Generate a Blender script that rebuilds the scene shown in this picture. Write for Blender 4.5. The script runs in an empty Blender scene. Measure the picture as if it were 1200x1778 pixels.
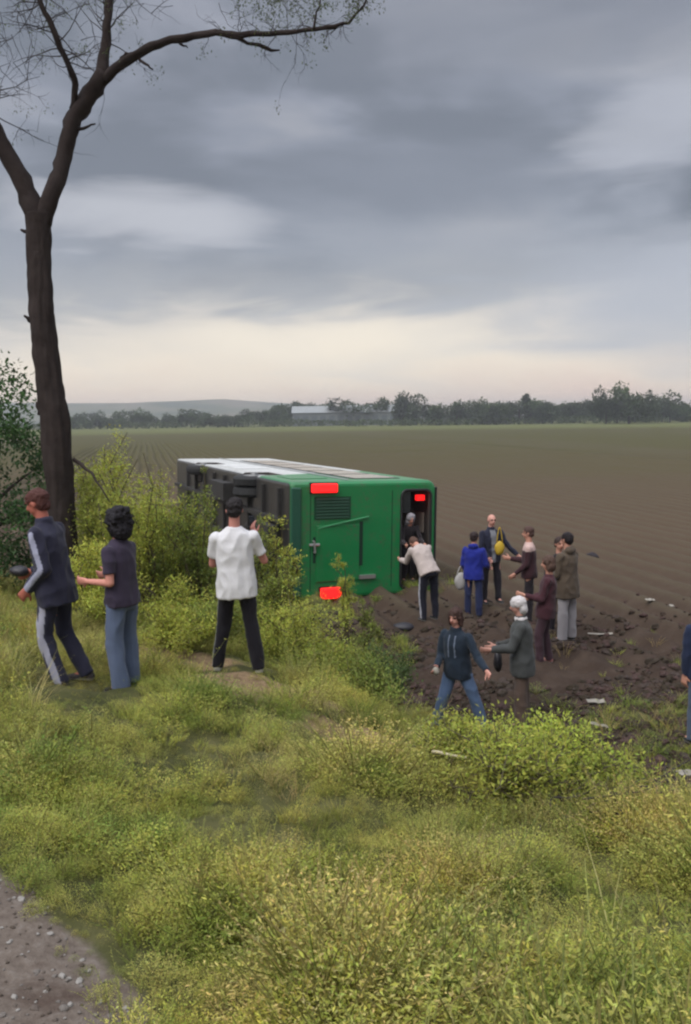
import bpy, bmesh, math, random
import numpy as np
from mathutils import Vector, Matrix, noise as mnoise
R = math.radians
random.seed(11); rng = np.random.default_rng(7)
scene = bpy.context.scene
COL = scene.collection

# ------------------------------------------------------------------ camera, sky, sun
EYE = 3.76
F = 1450.0; PW, PH = 1200.0, 1778.0
cam_d = bpy.data.cameras.new('camera'); cam = bpy.data.objects.new('camera', cam_d); COL.objects.link(cam)
cam_d.sensor_fit = 'VERTICAL'; cam_d.sensor_height = 36; cam_d.lens = 36*F/PH
cam_d.clip_start = 0.05; cam_d.clip_end = 9000
CM = Matrix.Rotation(R(90-6.41), 3, 'X') @ Matrix.Rotation(R(-0.8), 3, 'Z')
cam.matrix_world = Matrix.Translation((0, 0, EYE)) @ CM.to_4x4()
scene.camera = cam
scene.view_settings.view_transform = 'Standard'; scene.view_settings.look = 'None'
scene.view_settings.exposure = 0.8; scene.view_settings.gamma = 1.0
scene.view_settings.use_curve_mapping = False
scene.cycles.filter_width = 2.3
scene.cycles.max_bounces = 6; scene.cycles.volume_bounces = 0

SUN_EL, SUN_AZ = 52, 222          # elevation, compass-like azimuth (from +Y, clockwise)
sd = bpy.data.lights.new('sun', 'SUN'); sd.energy = 1.5; sd.angle = R(50); sd.color = (1.0, 0.97, 0.93)
sun = bpy.data.objects.new('sun', sd); COL.objects.link(sun)
sdir = Vector((math.sin(R(SUN_AZ))*math.cos(R(SUN_EL)), math.cos(R(SUN_AZ))*math.cos(R(SUN_EL)), math.sin(R(SUN_EL))))
sun.rotation_euler = sdir.to_track_quat('Z', 'Y').to_euler()

class NT:
    """tiny node helper"""
    def __init__(s, tree): s.t = tree
    def n(s, typ, **kw):
        nd = s.t.nodes.new(typ)
        for k, v in kw.items():
            if k.startswith('i_'):
                key = k[2:]; key = int(key) if key.isdigit() else key.replace('_', ' ')
                s.put(nd.inputs[key], v)
            else: setattr(nd, k, v)
        return nd
    def put(s, sock, v):
        if isinstance(v, bpy.types.NodeSocket): s.t.links.new(v, sock)
        else: sock.default_value = v
    def m(s, op, a, b=0.0, c=0.0, clamp=False):
        nd = s.t.nodes.new('ShaderNodeMath'); nd.operation = op; nd.use_clamp = clamp
        s.put(nd.inputs[0], a); s.put(nd.inputs[1], b); s.put(nd.inputs[2], c); return nd.outputs[0]
    def mix(s, f, a, b, mode='MIX'):
        nd = s.t.nodes.new('ShaderNodeMix'); nd.data_type = 'RGBA'; nd.blend_type = mode
        s.put(nd.inputs[0], f)
        for k, v in ((6, a), (7, b)):
            if not isinstance(v, bpy.types.NodeSocket) and len(v) == 3: v = (*v, 1)
            s.put(nd.inputs[k], v)
        return nd.outputs[2]
    def noise(s, vec, scale, detail=4, rough=0.55, dist=0.0):
        nd = s.n('ShaderNodeTexNoise'); s.put(nd.inputs['Vector'], vec); nd.inputs['Scale'].default_value = scale
        nd.inputs['Detail'].default_value = detail; nd.inputs['Roughness'].default_value = rough
        nd.inputs['Distortion'].default_value = dist; return nd.outputs[0]
    def ramp(s, f, stops, interp='LINEAR'):
        nd = s.n('ShaderNodeValToRGB'); cr = nd.color_ramp; cr.interpolation = interp
        while len(cr.elements) < len(stops): cr.elements.new(0.5)
        for e, (p, c) in zip(cr.elements, stops):
            e.position = p; e.color = (*c, 1) if len(c) == 3 else c
        s.put(nd.inputs[0], f); return nd.outputs[0]
    def sstep(s, v, a, b):
        nd = s.n('ShaderNodeMapRange', interpolation_type='SMOOTHSTEP')
        s.put(nd.inputs['Value'], v); nd.inputs['From Min'].default_value = a; nd.inputs['From Max'].default_value = b
        return nd.outputs['Result']

def srgb(r, g, b):
    f = lambda c: (c/255/12.92) if c <= 10 else ((c/255+0.055)/1.055)**2.4
    return (f(r), f(g), f(b))

def make_world():
    w = bpy.data.worlds.new('World'); scene.world = w; w.use_nodes = True
    t = w.node_tree; t.nodes.clear(); N = NT(t)
    out = N.n('ShaderNodeOutputWorld'); bg = N.n('ShaderNodeBackground'); bg.inputs['Strength'].default_value = 0.1
    sky = N.n('ShaderNodeTexSky', sky_type='NISHITA', sun_disc=False)
    sky.sun_elevation = R(SUN_EL); sky.sun_rotation = R(SUN_AZ)
    tc = N.n('ShaderNodeTexCoord').outputs['Generated']
    sep = N.n('ShaderNodeSeparateXYZ', i_0=tc)
    x, y, z = sep.outputs
    el = N.m('MULTIPLY', N.m('ARCSINE', z), 180/math.pi)          # degrees
    az = N.m('MULTIPLY', N.m('ARCTAN2', x, y), 180/math.pi)
    # soft layered clouds: noise in stretched angle space
    v1 = N.n('ShaderNodeCombineXYZ'); N.put(v1.inputs[0], N.m('MULTIPLY', az, 0.030)); N.put(v1.inputs[1], N.m('MULTIPLY', el, 0.085)); v1.inputs[2].default_value = 3.1
    n1 = N.noise(v1.outputs[0], 1.9, 5, 0.55, 0.4)
    v2 = N.n('ShaderNodeCombineXYZ'); N.put(v2.inputs[0], N.m('MULTIPLY', az, 0.05)); N.put(v2.inputs[1], N.m('MULTIPLY', el, 0.26)); v2.inputs[2].default_value = 9.7
    n2 = N.noise(v2.outputs[0], 1.6, 4, 0.5, 0.5)
    elw = N.m('ADD', el, N.m('ADD', N.m('MULTIPLY', N.m('SUBTRACT', n1, 0.5), 6.5), N.m('MULTIPLY', N.m('SUBTRACT', n2, 0.5), 4.0)))
    # the lower edge of the dark deck climbs to the left of the frame
    elw = N.m('ADD', elw, N.m('MULTIPLY', N.m('SUBTRACT', az, 2.0), -0.02))
    f = N.m('DIVIDE', elw, 40.0, clamp=True)
    base = N.ramp(f, [(0.0, srgb(236, 212, 204)), (0.045, srgb(236, 223, 213)), (0.10, srgb(247, 237, 224)),
                      (0.165, srgb(212, 209, 209)), (0.20, srgb(160, 165, 176)), (0.27, srgb(153, 160, 175)), (0.37, srgb(140, 147, 163)),
                      (0.52, srgb(141, 148, 165)), (0.70, srgb(154, 159, 175)), (1.0, srgb(178, 184, 196))], 'B_SPLINE')
    # thin streaks
    col = N.mix(N.m('MULTIPLY', N.sstep(n2, 0.50, 0.78), 0.30), base, srgb(186, 193, 210))
    v3 = N.n('ShaderNodeCombineXYZ'); N.put(v3.inputs[0], N.m('MULTIPLY', az, 0.045)); N.put(v3.inputs[1], N.m('MULTIPLY', el, 0.12)); v3.inputs[2].default_value = 5.3
    n3 = N.noise(v3.outputs[0], 1.3, 4, 0.5, 0.3)
    hi = N.sstep(el, 7, 13)
    col = N.mix(N.m('MULTIPLY', hi, N.sstep(n3, .44, .62)), col, srgb(120, 127, 141)); col = N.mix(N.m('MULTIPLY', N.m('MULTIPLY', hi, N.sstep(n3, .50, .30)), .7), col, srgb(168, 172, 184))
    def blob(a, e, ra, re):
        da = N.m('DIVIDE', N.m('SUBTRACT', N.m('ADD', az, N.m('MULTIPLY', N.m('SUBTRACT', n1, 0.5), 16.0)), a), ra)
        de = N.m('DIVIDE', N.m('SUBTRACT', N.m('ADD', el, N.m('MULTIPLY', N.m('SUBTRACT', n2, 0.5), 4.0)), e), re)
        return N.sstep(N.m('ADD', N.m('MULTIPLY', da, da), N.m('MULTIPLY', de, de)), 1.0, 0.0)
    col = N.mix(N.m('MULTIPLY', blob(-13, 13.0, 11, 2.6), 0.9), col, srgb(190, 194, 207))    # pale fold at left
    col = N.mix(N.m('MULTIPLY', blob(20, 17.5, 7, 3.2), 0.7), col, srgb(186, 191, 206))      # pale patch at right
    col = N.mix(N.m('MULTIPLY', blob(5, 15.0, 13, 3.4), 0.75), col, srgb(128, 135, 150))
    col = N.mix(N.m('MULTIPLY', blob(12, 24, 15, 4.5), 0.6), col, srgb(129, 135, 149))      # darkest underside
    col = N.mix(N.m('MULTIPLY', blob(24, 7.0, 17, 5.5), 0.9), col, srgb(178, 184, 200))       # bluer low sky at right
    col = N.mix(N.m('MULTIPLY', blob(-1, 5.6, 13, 2.4), 0.8), col, srgb(250, 241, 228))       # bright gap
    col = N.mix(1.0, col, (1.05, 1.02, .955), 'MULTIPLY')
    # an overcast dome is brighter overhead
    up = N.sstep(el, 26, 75)
    hsv = N.n('ShaderNodeMix', data_type='RGBA', blend_type='MULTIPLY'); hsv.inputs[0].default_value = 1.0
    gain = N.m('ADD', 5.9, N.m('MULTIPLY', up, 22.0))
    gc = N.n('ShaderNodeCombineXYZ'); [N.put(gc.inputs[i], gain) for i in range(3)]
    vm = N.n('ShaderNodeVectorMath', operation='MULTIPLY'); N.put(vm.inputs[0], col); N.put(vm.inputs[1], gc.outputs[0])
    t.nodes.remove(hsv)
    fin = N.mix(0.94, sky.outputs[0], vm.outputs[0])
    N.put(bg.inputs['Color'], fin); N.put(out.inputs['Surface'], bg.outputs[0])
make_world()

# ------------------------------------------------------------------ helpers
def tag(o, label=None, cat=None, group=None, kind=None):
    for k, v in (('label', label), ('category', cat), ('group', group), ('kind', kind)):
        if v: o[k] = v
    return o
def empty(name, loc=(0, 0, 0), rz=0.0):
    o = bpy.data.objects.new(name, None); COL.objects.link(o); o.location = loc; o.rotation_euler = (0, 0, rz); return o

class MB:
    def __init__(s): s.v = []; s.f = []; s.n = 0; s.mi = []; s.cur = 0; s.c = []; s.col = None
    def add(s, V, Fc, col=None):
        V = np.asarray(V, float); s.v.append(V)
        for f in Fc: s.f.append(tuple(int(i)+s.n for i in f)); s.mi.append(s.cur)
        s.n += len(V)
        c = col if col is not None else (s.col if s.col is not None else (1, 1, 1))
        c = np.asarray(c, float)
        s.c.append(np.tile(c, (len(V), 1)) if c.ndim == 1 else c)
        return s
    def box(s, a, b, col=None):
        x0, y0, z0 = a; x1, y1, z1 = b
        V = [(x0,y0,z0),(x1,y0,z0),(x1,y1,z0),(x0,y1,z0),(x0,y0,z1),(x1,y0,z1),(x1,y1,z1),(x0,y1,z1)]
        return s.add(V, [(3,2,1,0),(4,5,6,7),(0,1,5,4),(1,2,6,5),(2,3,7,6),(3,0,4,7)], col)
    def tube(s, P, rad, n=8, cap=True, col=None, rough=0.0):
        P = [Vector(p) for p in P]; V = []; Fc = []
        ref = None
        for i, p in enumerate(P):
            t = (P[min(i+1, len(P)-1)] - P[max(i-1, 0)]).normalized()
            if ref is None: ref = t.orthogonal().normalized()
            ref = (ref - t*ref.dot(t)).normalized(); bi = t.cross(ref)
            for k in range(n):
                a = 2*math.pi*k/n
                r = rad[i]*(1+rough*(mnoise.noise(p*3+Vector((math.cos(a)*1.3, math.sin(a)*1.3, i*.37)))))
                V.append(p+(ref*math.cos(a)+bi*math.sin(a))*r)
        for i in range(len(P)-1):
            for k in range(n):
                a = i*n+k; b = i*n+(k+1) % n
                Fc.append((a, b, b+n, a+n))
        if cap:
            Fc.append(tuple(range(n-1, -1, -1))); Fc.append(tuple((len(P)-1)*n+k for k in range(n)))
        return s.add(V, Fc, col)
    def mesh(s, name, mats=(), smooth=False):
        me = bpy.data.meshes.new(name)
        V = np.concatenate(s.v) if s.v else np.zeros((0, 3))
        me.from_pydata(V.tolist(), [], s.f)
        for m in mats: me.materials.append(m)
        if len(mats) > 1: me.polygons.foreach_set('material_index', s.mi)
        if s.c:
            C = np.concatenate(s.c); a = me.color_attributes.new('Col', 'FLOAT_COLOR', 'POINT')
            a.data.foreach_set('color', np.concatenate([C, np.ones((len(C), 1))], 1).ravel().astype('f'))
        if smooth: me.polygons.foreach_set('use_smooth', [True]*len(me.polygons))
        me.update(); return me
    def build(s, name, mats, parent=None, smooth=False, loc=None):
        if not isinstance(mats, (list, tuple)): mats = [mats]
        o = bpy.data.objects.new(name, s.mesh(name, mats, smooth)); COL.objects.link(o)
        if parent: o.parent = parent
        if loc is not None: o.location = loc
        return o

def ray(px, py):
    return (CM @ Vector(((px-PW/2)/F, -(py-PH/2)/F, -1))).normalized()
def at(px, py, D):
    d = ray(px, py); return Vector((0, 0, EYE)) + d*(D/d.y)

# numpy value noise
def _h(ix, iy, s):
    n = (ix.astype(np.int64)*374761393 + iy.astype(np.int64)*668265263 + s*1442695041) & 0x7fffffff
    n = ((n ^ (n >> 13))*1274126177) & 0x7fffffff
    return ((n ^ (n >> 16)) & 0xffff)/65535.0
def vn(x, y, s=0):
    x = np.asarray(x, float); y = np.asarray(y, float)
    ix = np.floor(x); iy = np.floor(y); fx = x-ix; fy = y-iy; fx = fx*fx*(3-2*fx); fy = fy*fy*(3-2*fy)
    a = _h(ix, iy, s); b = _h(ix+1, iy, s); c = _h(ix, iy+1, s); d = _h(ix+1, iy+1, s)
    return (a*(1-fx)+b*fx)*(1-fy)+(c*(1-fx)+d*fx)*fy
def fbm(x, y, s=0, o=4):
    t = 0; a = .5; n = 0
    for i in range(o): t = t+a*vn(x*2**i, y*2**i, s+i*17); n += a; a *= .5
    return t/n

# ------------------------------------------------------------------ terrain
CREST = np.array([(-30, 27), (-6.5, 14.2), (-3.9, 11.6), (-1.5, 9.5), (-0.6, 8.6), (0.25, 6.9), (1.45, 5.55), (4, 4.7), (9, 2.9), (40, -12)], float)
def crest_d(x, y):
    best = np.full(np.shape(x), 1e9); sg = np.ones(np.shape(x))
    for a, b in zip(CREST[:-1], CREST[1:]):
        d = b-a; L = np.hypot(*d); t = np.clip(((x-a[0])*d[0]+(y-a[1])*d[1])/L**2, 0, 1)
        qx = x-a[0]-t*d[0]; qy = y-a[1]-t*d[1]; r = np.hypot(qx, qy)
        cr = d[0]*qy-d[1]*qx
        m = r < best; best = np.where(m, r, best); sg = np.where(m, np.sign(cr), sg)
    return best*sg
PA = np.array((-1.42, 3.35)); PB = np.array((-0.40, 2.1)); PD = (PB-PA)/np.hypot(*(PB-PA))
def path_d(x, y):      # positive on the path
    return -((x-PA[0])*(-PD[1])+(y-PA[1])*PD[0])
FD = R(13.5); FC, FS = math.cos(FD), math.sin(FD)
TD = [-40, -9, -5.4, -4.2, -2.2, -0.7, 0, 0.6, 1.6, 2.4, 3.2, 5, 7, 1e5]
TZ = [-1.6, -1.68, -1.74, -1.90, -2.32, -2.56, -2.68, -3.0, -3.66, -3.98, -4.02, -3.84, -3.76, -3.76]
def base_z(x, y):
    d = crest_d(x, y); return np.interp(d, TD, TZ)+EYE
def terrain(x, y, detail=True):
    x = np.asarray(x, float); y = np.asarray(y, float)
    d = crest_d(x, y)
    z = (np.interp(d, TD, TZ)+np.interp(d-.35, TD, TZ)+np.interp(d+.35, TD, TZ))/3+EYE
    if not detail: return z
    p = path_d(x, y)
    field = np.clip((d-2.2)/1.5, 0, 1)
    z = z+(fbm(x*.9, y*.9, 3)-.5)*.22*(1-field)
    z = z+((fbm(x*3.1, y*3.1, 5, 3)-.5)*.17*np.clip(-p*2-.1, 0, 1)+(fbm(x*7, y*7, 6, 2)-.5)*.03)*(1-field)
    z = z-np.clip(p*3, 0, 1)*.03*np.clip(-d-3.5, 0, 1)
    u = x*FC+y*FS; v = -x*FS+y*FC
    dist = np.hypot(x, y)
    wob = (fbm(u*.2, v*.12, 9, 2)-.5)*.5
    fur = np.sin((u+wob)*2*math.pi/0.78)
    fa = np.interp(dist+(fbm(x*.25, y*.25, 12, 2)-.5)*5, [0, 12, 15.5, 60, 120, 160], [0, 0.0, .10, .11, .10, 0])
    
    z = z+field*fur*fa
    cl = np.interp(dist, [0, 12.5, 16, 40, 90], [.13, .13, .05, .03, 0])
    c1 = fbm(u*1.8, v*1.3, 21, 2); c2 = fbm(x*6.5, y*6.5, 22, 3)
    z = z+field*cl*((c1-.5)*.9+(c2-.5)*1.2)
    return z
def tz(x, y): return float(terrain(np.array([x]), np.array([y]))[0])
def ground_at(px, py):
    d = ray(px, py); o = Vector((0, 0, EYE))
    ts = np.linspace(1.5, 60, 4000); X = d.x*ts; Y = d.y*ts; Z = EYE+d.z*ts
    h = terrain(X, Y, False); k = int(np.argmax(Z < h))
    return Vector((X[k], Y[k], tz(X[k], Y[k])))

def ground_material():
    m = bpy.data.materials.new('ground_soil'); m.use_nodes = True; t = m.node_tree; N = NT(t)
    b = t.nodes['Principled BSDF']; geo = N.n('ShaderNodeNewGeometry'); P = geo.outputs['Position']
    at_ = N.n('ShaderNodeAttribute', attribute_name='mask'); s = N.n('ShaderNodeSeparateColor', i_0=at_.outputs['Color'])
    grass, path, dry = s.outputs
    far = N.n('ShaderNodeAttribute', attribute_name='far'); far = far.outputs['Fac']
    n_big = N.noise(P, 0.35, 5, .6); n_mid = N.noise(P, 2.2, 6, .65); n_fine = N.noise(P, 18, 6, .7)
    soil = N.ramp(n_mid, [(0.28, (.032, .020, .015)), (0.5, (.052, .035, .026)), (0.72, (.080, .056, .042))])
    soil = N.mix(N.m('MULTIPLY', n_fine, .5), soil, (.038, .027, .021))
    soil = N.mix(N.sstep(n_fine, .62, .74), soil, (.11, .085, .065))
    # drier, paler ploughland further out, then the olive sheen of sprouting rows
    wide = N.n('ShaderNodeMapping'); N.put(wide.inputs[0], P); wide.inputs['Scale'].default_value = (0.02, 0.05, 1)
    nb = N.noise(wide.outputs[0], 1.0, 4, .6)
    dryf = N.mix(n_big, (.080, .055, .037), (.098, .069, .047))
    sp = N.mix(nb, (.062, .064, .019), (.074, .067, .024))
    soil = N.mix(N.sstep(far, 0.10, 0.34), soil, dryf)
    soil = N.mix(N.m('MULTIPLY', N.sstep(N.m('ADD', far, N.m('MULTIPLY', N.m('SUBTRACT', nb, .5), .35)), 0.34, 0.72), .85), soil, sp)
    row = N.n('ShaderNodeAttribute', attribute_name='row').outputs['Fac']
    soil = N.mix(N.m('MULTIPLY', N.sstep(row, .45, .95), N.m('ADD', .25, N.m('MULTIPLY', n_fine, .3))), soil, (.088, .074, .046))   # ridge tops painted paler, standing in for light and shade on the furrows
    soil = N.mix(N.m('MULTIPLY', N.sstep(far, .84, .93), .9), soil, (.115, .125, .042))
    turf = N.ramp(n_mid, [(0.3, (.035, .040, .014)), (0.5, (.075, .075, .028)), (0.7, (.125, .115, .05))])
    track = N.ramp(n_fine, [(0.3, (.105, .082, .068)), (0.52, (.155, .125, .104)), (0.7, (.20, .17, .148))])
    track = N.mix(N.sstep(n_mid, .5, .7), track, (.085, .060, .048))
    straw = N.ramp(n_fine, [(0.3, (.13, .085, .05)), (0.6, (.26, .18, .105)), (0.75, (.36, .27, .17))])
    c = N.mix(N.sstep(N.m('ADD', grass, N.m('MULTIPLY', N.m('SUBTRACT', n_mid, .5), .8)), .35, .65), soil, turf)
    c = N.mix(N.sstep(N.m('ADD', dry, N.m('MULTIPLY', N.m('SUBTRACT', n_mid, .5), .9)), .35, .65), c, straw)
    c = N.mix(N.sstep(N.m('ADD', path, N.m('MULTIPLY', N.m('SUBTRACT', n_mid, .5), .8)), .35, .65), c, track)
    N.put(b.inputs['Base Color'], c); b.inputs['Roughness'].default_value = .92
    b.inputs['Specular IOR Level'].default_value = .15
    bm_ = N.n('ShaderNodeBump'); bm_.inputs['Strength'].default_value = .6; bm_.inputs['Distance'].default_value = .03
    N.put(bm_.inputs['Height'], N.m('ADD', n_fine, n_mid)); N.put(b.inputs['Normal'], bm_.outputs[0])
    return m

def geo_lines(a, b, n):
    return a*(b/a)**(np.arange(1, n+1)/n)
def make_ground():
    U = np.concatenate([-geo_lines(20, 3500, 34)[::-1], np.arange(-20, -8, .35), np.arange(-8, 9, .07), np.arange(9, 42, .15), geo_lines(42, 3500, 40)])
    V = np.concatenate([-geo_lines(3, 300, 12)[::-1], np.arange(-3, 1, .3), np.arange(1, 15.5, .07), np.arange(15.5, 60, .28), geo_lines(60, 4500, 60)])
    UU, VV = np.meshgrid(U, V)
    X = UU*FC-VV*FS; Y = UU*FS+VV*FC
    Z = terrain(X, Y)
    d = crest_d(X, Y); p = path_d(X, Y); dist = np.hypot(X, Y)
    nz = fbm(X*1.1, Y*1.1, 31)-.5
    gx = np.clip(1-(d-2.3+nz*2.2)/.8, 0, 1)
    # green stragglers on the field edge
    for (cx, cy, r, a) in ((4.1, 9.6, 1.3, .8), (1.6, 19.0, 1.4, .55), (3.4, 11.2, 1.0, .35), (-3.0, 17, 3.4, .9)):
        gx = np.maximum(gx, a*np.clip(1.3-np.hypot(X-cx, (Y-cy)*1.0)/r+nz, 0, 1))
    ns = nz*.5
    path = np.clip((p+ns+.22)*4, 0, 1)*(d < -2.5)
    # second bare patch behind the people on the left
    bare = np.zeros_like(X)
    for (cx, cy, rx, ry, a) in ((-2.1, 8.6, 1.2, .45, .9), (-.75, 7.7, .75, .5, 1), (.35, 6.9, .75, .35, 1), (.7, 6.25, .5, .35, .9)):
        bare = np.maximum(bare, a*np.clip(1.5-np.hypot((X-cx)/rx, (Y-cy)/ry)+ns, 0, 1))
    ny, nx = X.shape
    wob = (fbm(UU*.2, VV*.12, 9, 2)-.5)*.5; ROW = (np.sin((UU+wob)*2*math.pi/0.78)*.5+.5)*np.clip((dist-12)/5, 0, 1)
    idx = np.arange(ny*nx).reshape(ny, nx)
    Q = np.stack([idx[:-1, :-1], idx[:-1, 1:], idx[1:, 1:], idx[1:, :-1]], -1).reshape(-1, 4)
    dc = d.ravel()[Q].mean(1); pc = (p.ravel()[Q].mean(1) > 0) & (dc < -2.5)
    P3 = np.stack([X, Y, Z], -1).reshape(-1, 3)
    M = np.stack([gx, path, bare, np.ones_like(gx)], -1).reshape(-1, 4)
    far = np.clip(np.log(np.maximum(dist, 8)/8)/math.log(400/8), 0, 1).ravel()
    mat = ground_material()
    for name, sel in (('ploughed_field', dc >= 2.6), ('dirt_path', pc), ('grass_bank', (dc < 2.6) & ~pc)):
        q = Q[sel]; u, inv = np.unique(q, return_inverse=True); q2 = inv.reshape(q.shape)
        me = bpy.data.meshes.new(name)
        me.vertices.add(len(u)); me.vertices.foreach_set('co', P3[u].ravel())
        me.loops.add(q2.size); me.loops.foreach_set('vertex_index', q2.ravel().astype('i'))
        me.polygons.add(len(q2)); me.polygons.foreach_set('loop_start', np.arange(0, q2.size, 4, dtype='i'))
        me.update(calc_edges=True); me.validate()
        a = me.color_attributes.new('mask', 'FLOAT_COLOR', 'POINT'); a.data.foreach_set('color', M[u].ravel().astype('f'))
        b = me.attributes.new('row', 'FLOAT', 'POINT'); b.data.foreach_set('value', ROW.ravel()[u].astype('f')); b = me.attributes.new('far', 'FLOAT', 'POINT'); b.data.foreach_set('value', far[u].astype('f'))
        me.polygons.foreach_set('use_smooth', [True]*len(me.polygons))
        me.materials.append(mat)
        o = bpy.data.objects.new(name, me); COL.objects.link(o); tag(o, kind='structure')
make_ground()

# ------------------------------------------------------------------ materials
def simple(name, col, rough=.6, metal=0, spec=.5, bump=0, bscale=40, vary=0, emit=None, coat=0):
    m = bpy.data.materials.new(name); m.use_nodes = True; t = m.node_tree; N = NT(t); b = t.nodes['Principled BSDF']
    b.inputs['Roughness'].default_value = rough; b.inputs['Metallic'].default_value = metal
    b.inputs['Specular IOR Level'].default_value = spec; b.inputs['Coat Weight'].default_value = coat
    P = N.n('ShaderNodeNewGeometry').outputs['Position']
    if vary: N.put(b.inputs['Base Color'], N.mix(N.noise(P, bscale*.2, 5, .6), tuple(c*(1-vary) for c in col), tuple(min(1, c*(1+vary)) for c in col)))
    else: b.inputs['Base Color'].default_value = (*col, 1)
    if bump:
        bn = N.n('ShaderNodeBump'); bn.inputs['Strength'].default_value = bump; bn.inputs['Distance'].default_value = .01
        N.put(bn.inputs['Height'], N.noise(P, bscale, 5, .65)); N.put(b.inputs['Normal'], bn.outputs[0])
    if emit: b.inputs['Emission Color'].default_value = (*emit[0], 1); b.inputs['Emission Strength'].default_value = emit[1]
    return m
def vcol_mat(name, rough=.85, bump=.35, bscale=90, spec=.2, vary=.12, sheen=0):
    m = bpy.data.materials.new(name); m.use_nodes = True; t = m.node_tree; N = NT(t); b = t.nodes['Principled BSDF']
    a = N.n('ShaderNodeAttribute', attribute_name='Col').outputs['Color']
    P = N.n('ShaderNodeTexCoord').outputs['Object']
    n = N.noise(P, 9, 4, .6)
    N.put(b.inputs['Base Color'], N.mix(N.m('MULTIPLY', n, vary*2), a, (0.02, 0.018, 0.016)))
    b.inputs['Roughness'].default_value = rough; b.inputs['Specular IOR Level'].default_value = spec
    b.inputs['Sheen Weight'].default_value = sheen
    bn = N.n('ShaderNodeBump'); bn.inputs['Strength'].default_value = bump; bn.inputs['Distance'].default_value = .006
    N.put(bn.inputs['Height'], N.noise(P, bscale, 3, .6)); N.put(b.inputs['Normal'], bn.outputs[0])
    return m
def leaf_mat(name, patch=True, trans=.28, gain=1.0):
    m = bpy.data.materials.new(name); m.use_nodes = True; t = m.node_tree; N = NT(t); b = t.nodes['Principled BSDF']
    a = N.n('ShaderNodeAttribute', attribute_name='Col').outputs['Color']
    r = N.n('ShaderNodeObjectInfo').outputs['Random']
    P = N.n('ShaderNodeNewGeometry').outputs['Position']
    c = N.mix(r, (.70*gain, .74*gain, .70*gain), (1.25*gain, 1.22*gain, 1.15*gain)); c = N.mix(1.0, a, c, 'MULTIPLY')
    if patch:
        k = N.noise(P, .8, 4, .6); c = N.mix(N.m('MULTIPLY', N.sstep(k, .50, .64), .8), c, N.mix(1.0, c, (1.16, 1.04, .9), 'MULTIPLY'))
        k2 = N.noise(P, 1.7, 3, .6); c = N.mix(N.m('MULTIPLY', N.sstep(k2, .50, .64), .75), c, N.mix(1.0, c, (.48, .64, .46), 'MULTIPLY'))
    N.put(b.inputs['Base Color'], c); b.inputs['Roughness'].default_value = .6; b.inputs['Specular IOR Level'].default_value = .25
    tr = N.n('ShaderNodeBsdfTranslucent'); N.put(tr.inputs['Color'], c)
    mx = N.n('ShaderNodeMixShader'); mx.inputs[0].default_value = trans
    N.put(mx.inputs[1], b.outputs[0]); N.put(mx.inputs[2], tr.outputs[0])
    N.put(t.nodes['Material Output'].inputs['Surface'], mx.outputs[0])
    return m
M_cloth = vcol_mat('woven_cloth', sheen=.1); M_skin = vcol_mat('skin', rough=.55, bump=.1, spec=.35, vary=.05)
M_hair = vcol_mat('hair', rough=.65, bump=.9, bscale=160, spec=.3, vary=.15)
M_leaf = leaf_mat('weed_leaf', True, .42, 1.68); M_tleaf = leaf_mat('tree_leaf', False, .4, 1.45)
M_bark = simple('bark', (.040, .031, .029), .95, bump=1.0, bscale=28, vary=.6, spec=.1)
M_black = simple('black_rubber', (.018, .018, .019), .8, bump=.3)
M_dkmetal = simple('dirty_steel', (.045, .042, .04), .65, metal=.4, bump=.3, vary=.4)

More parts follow.
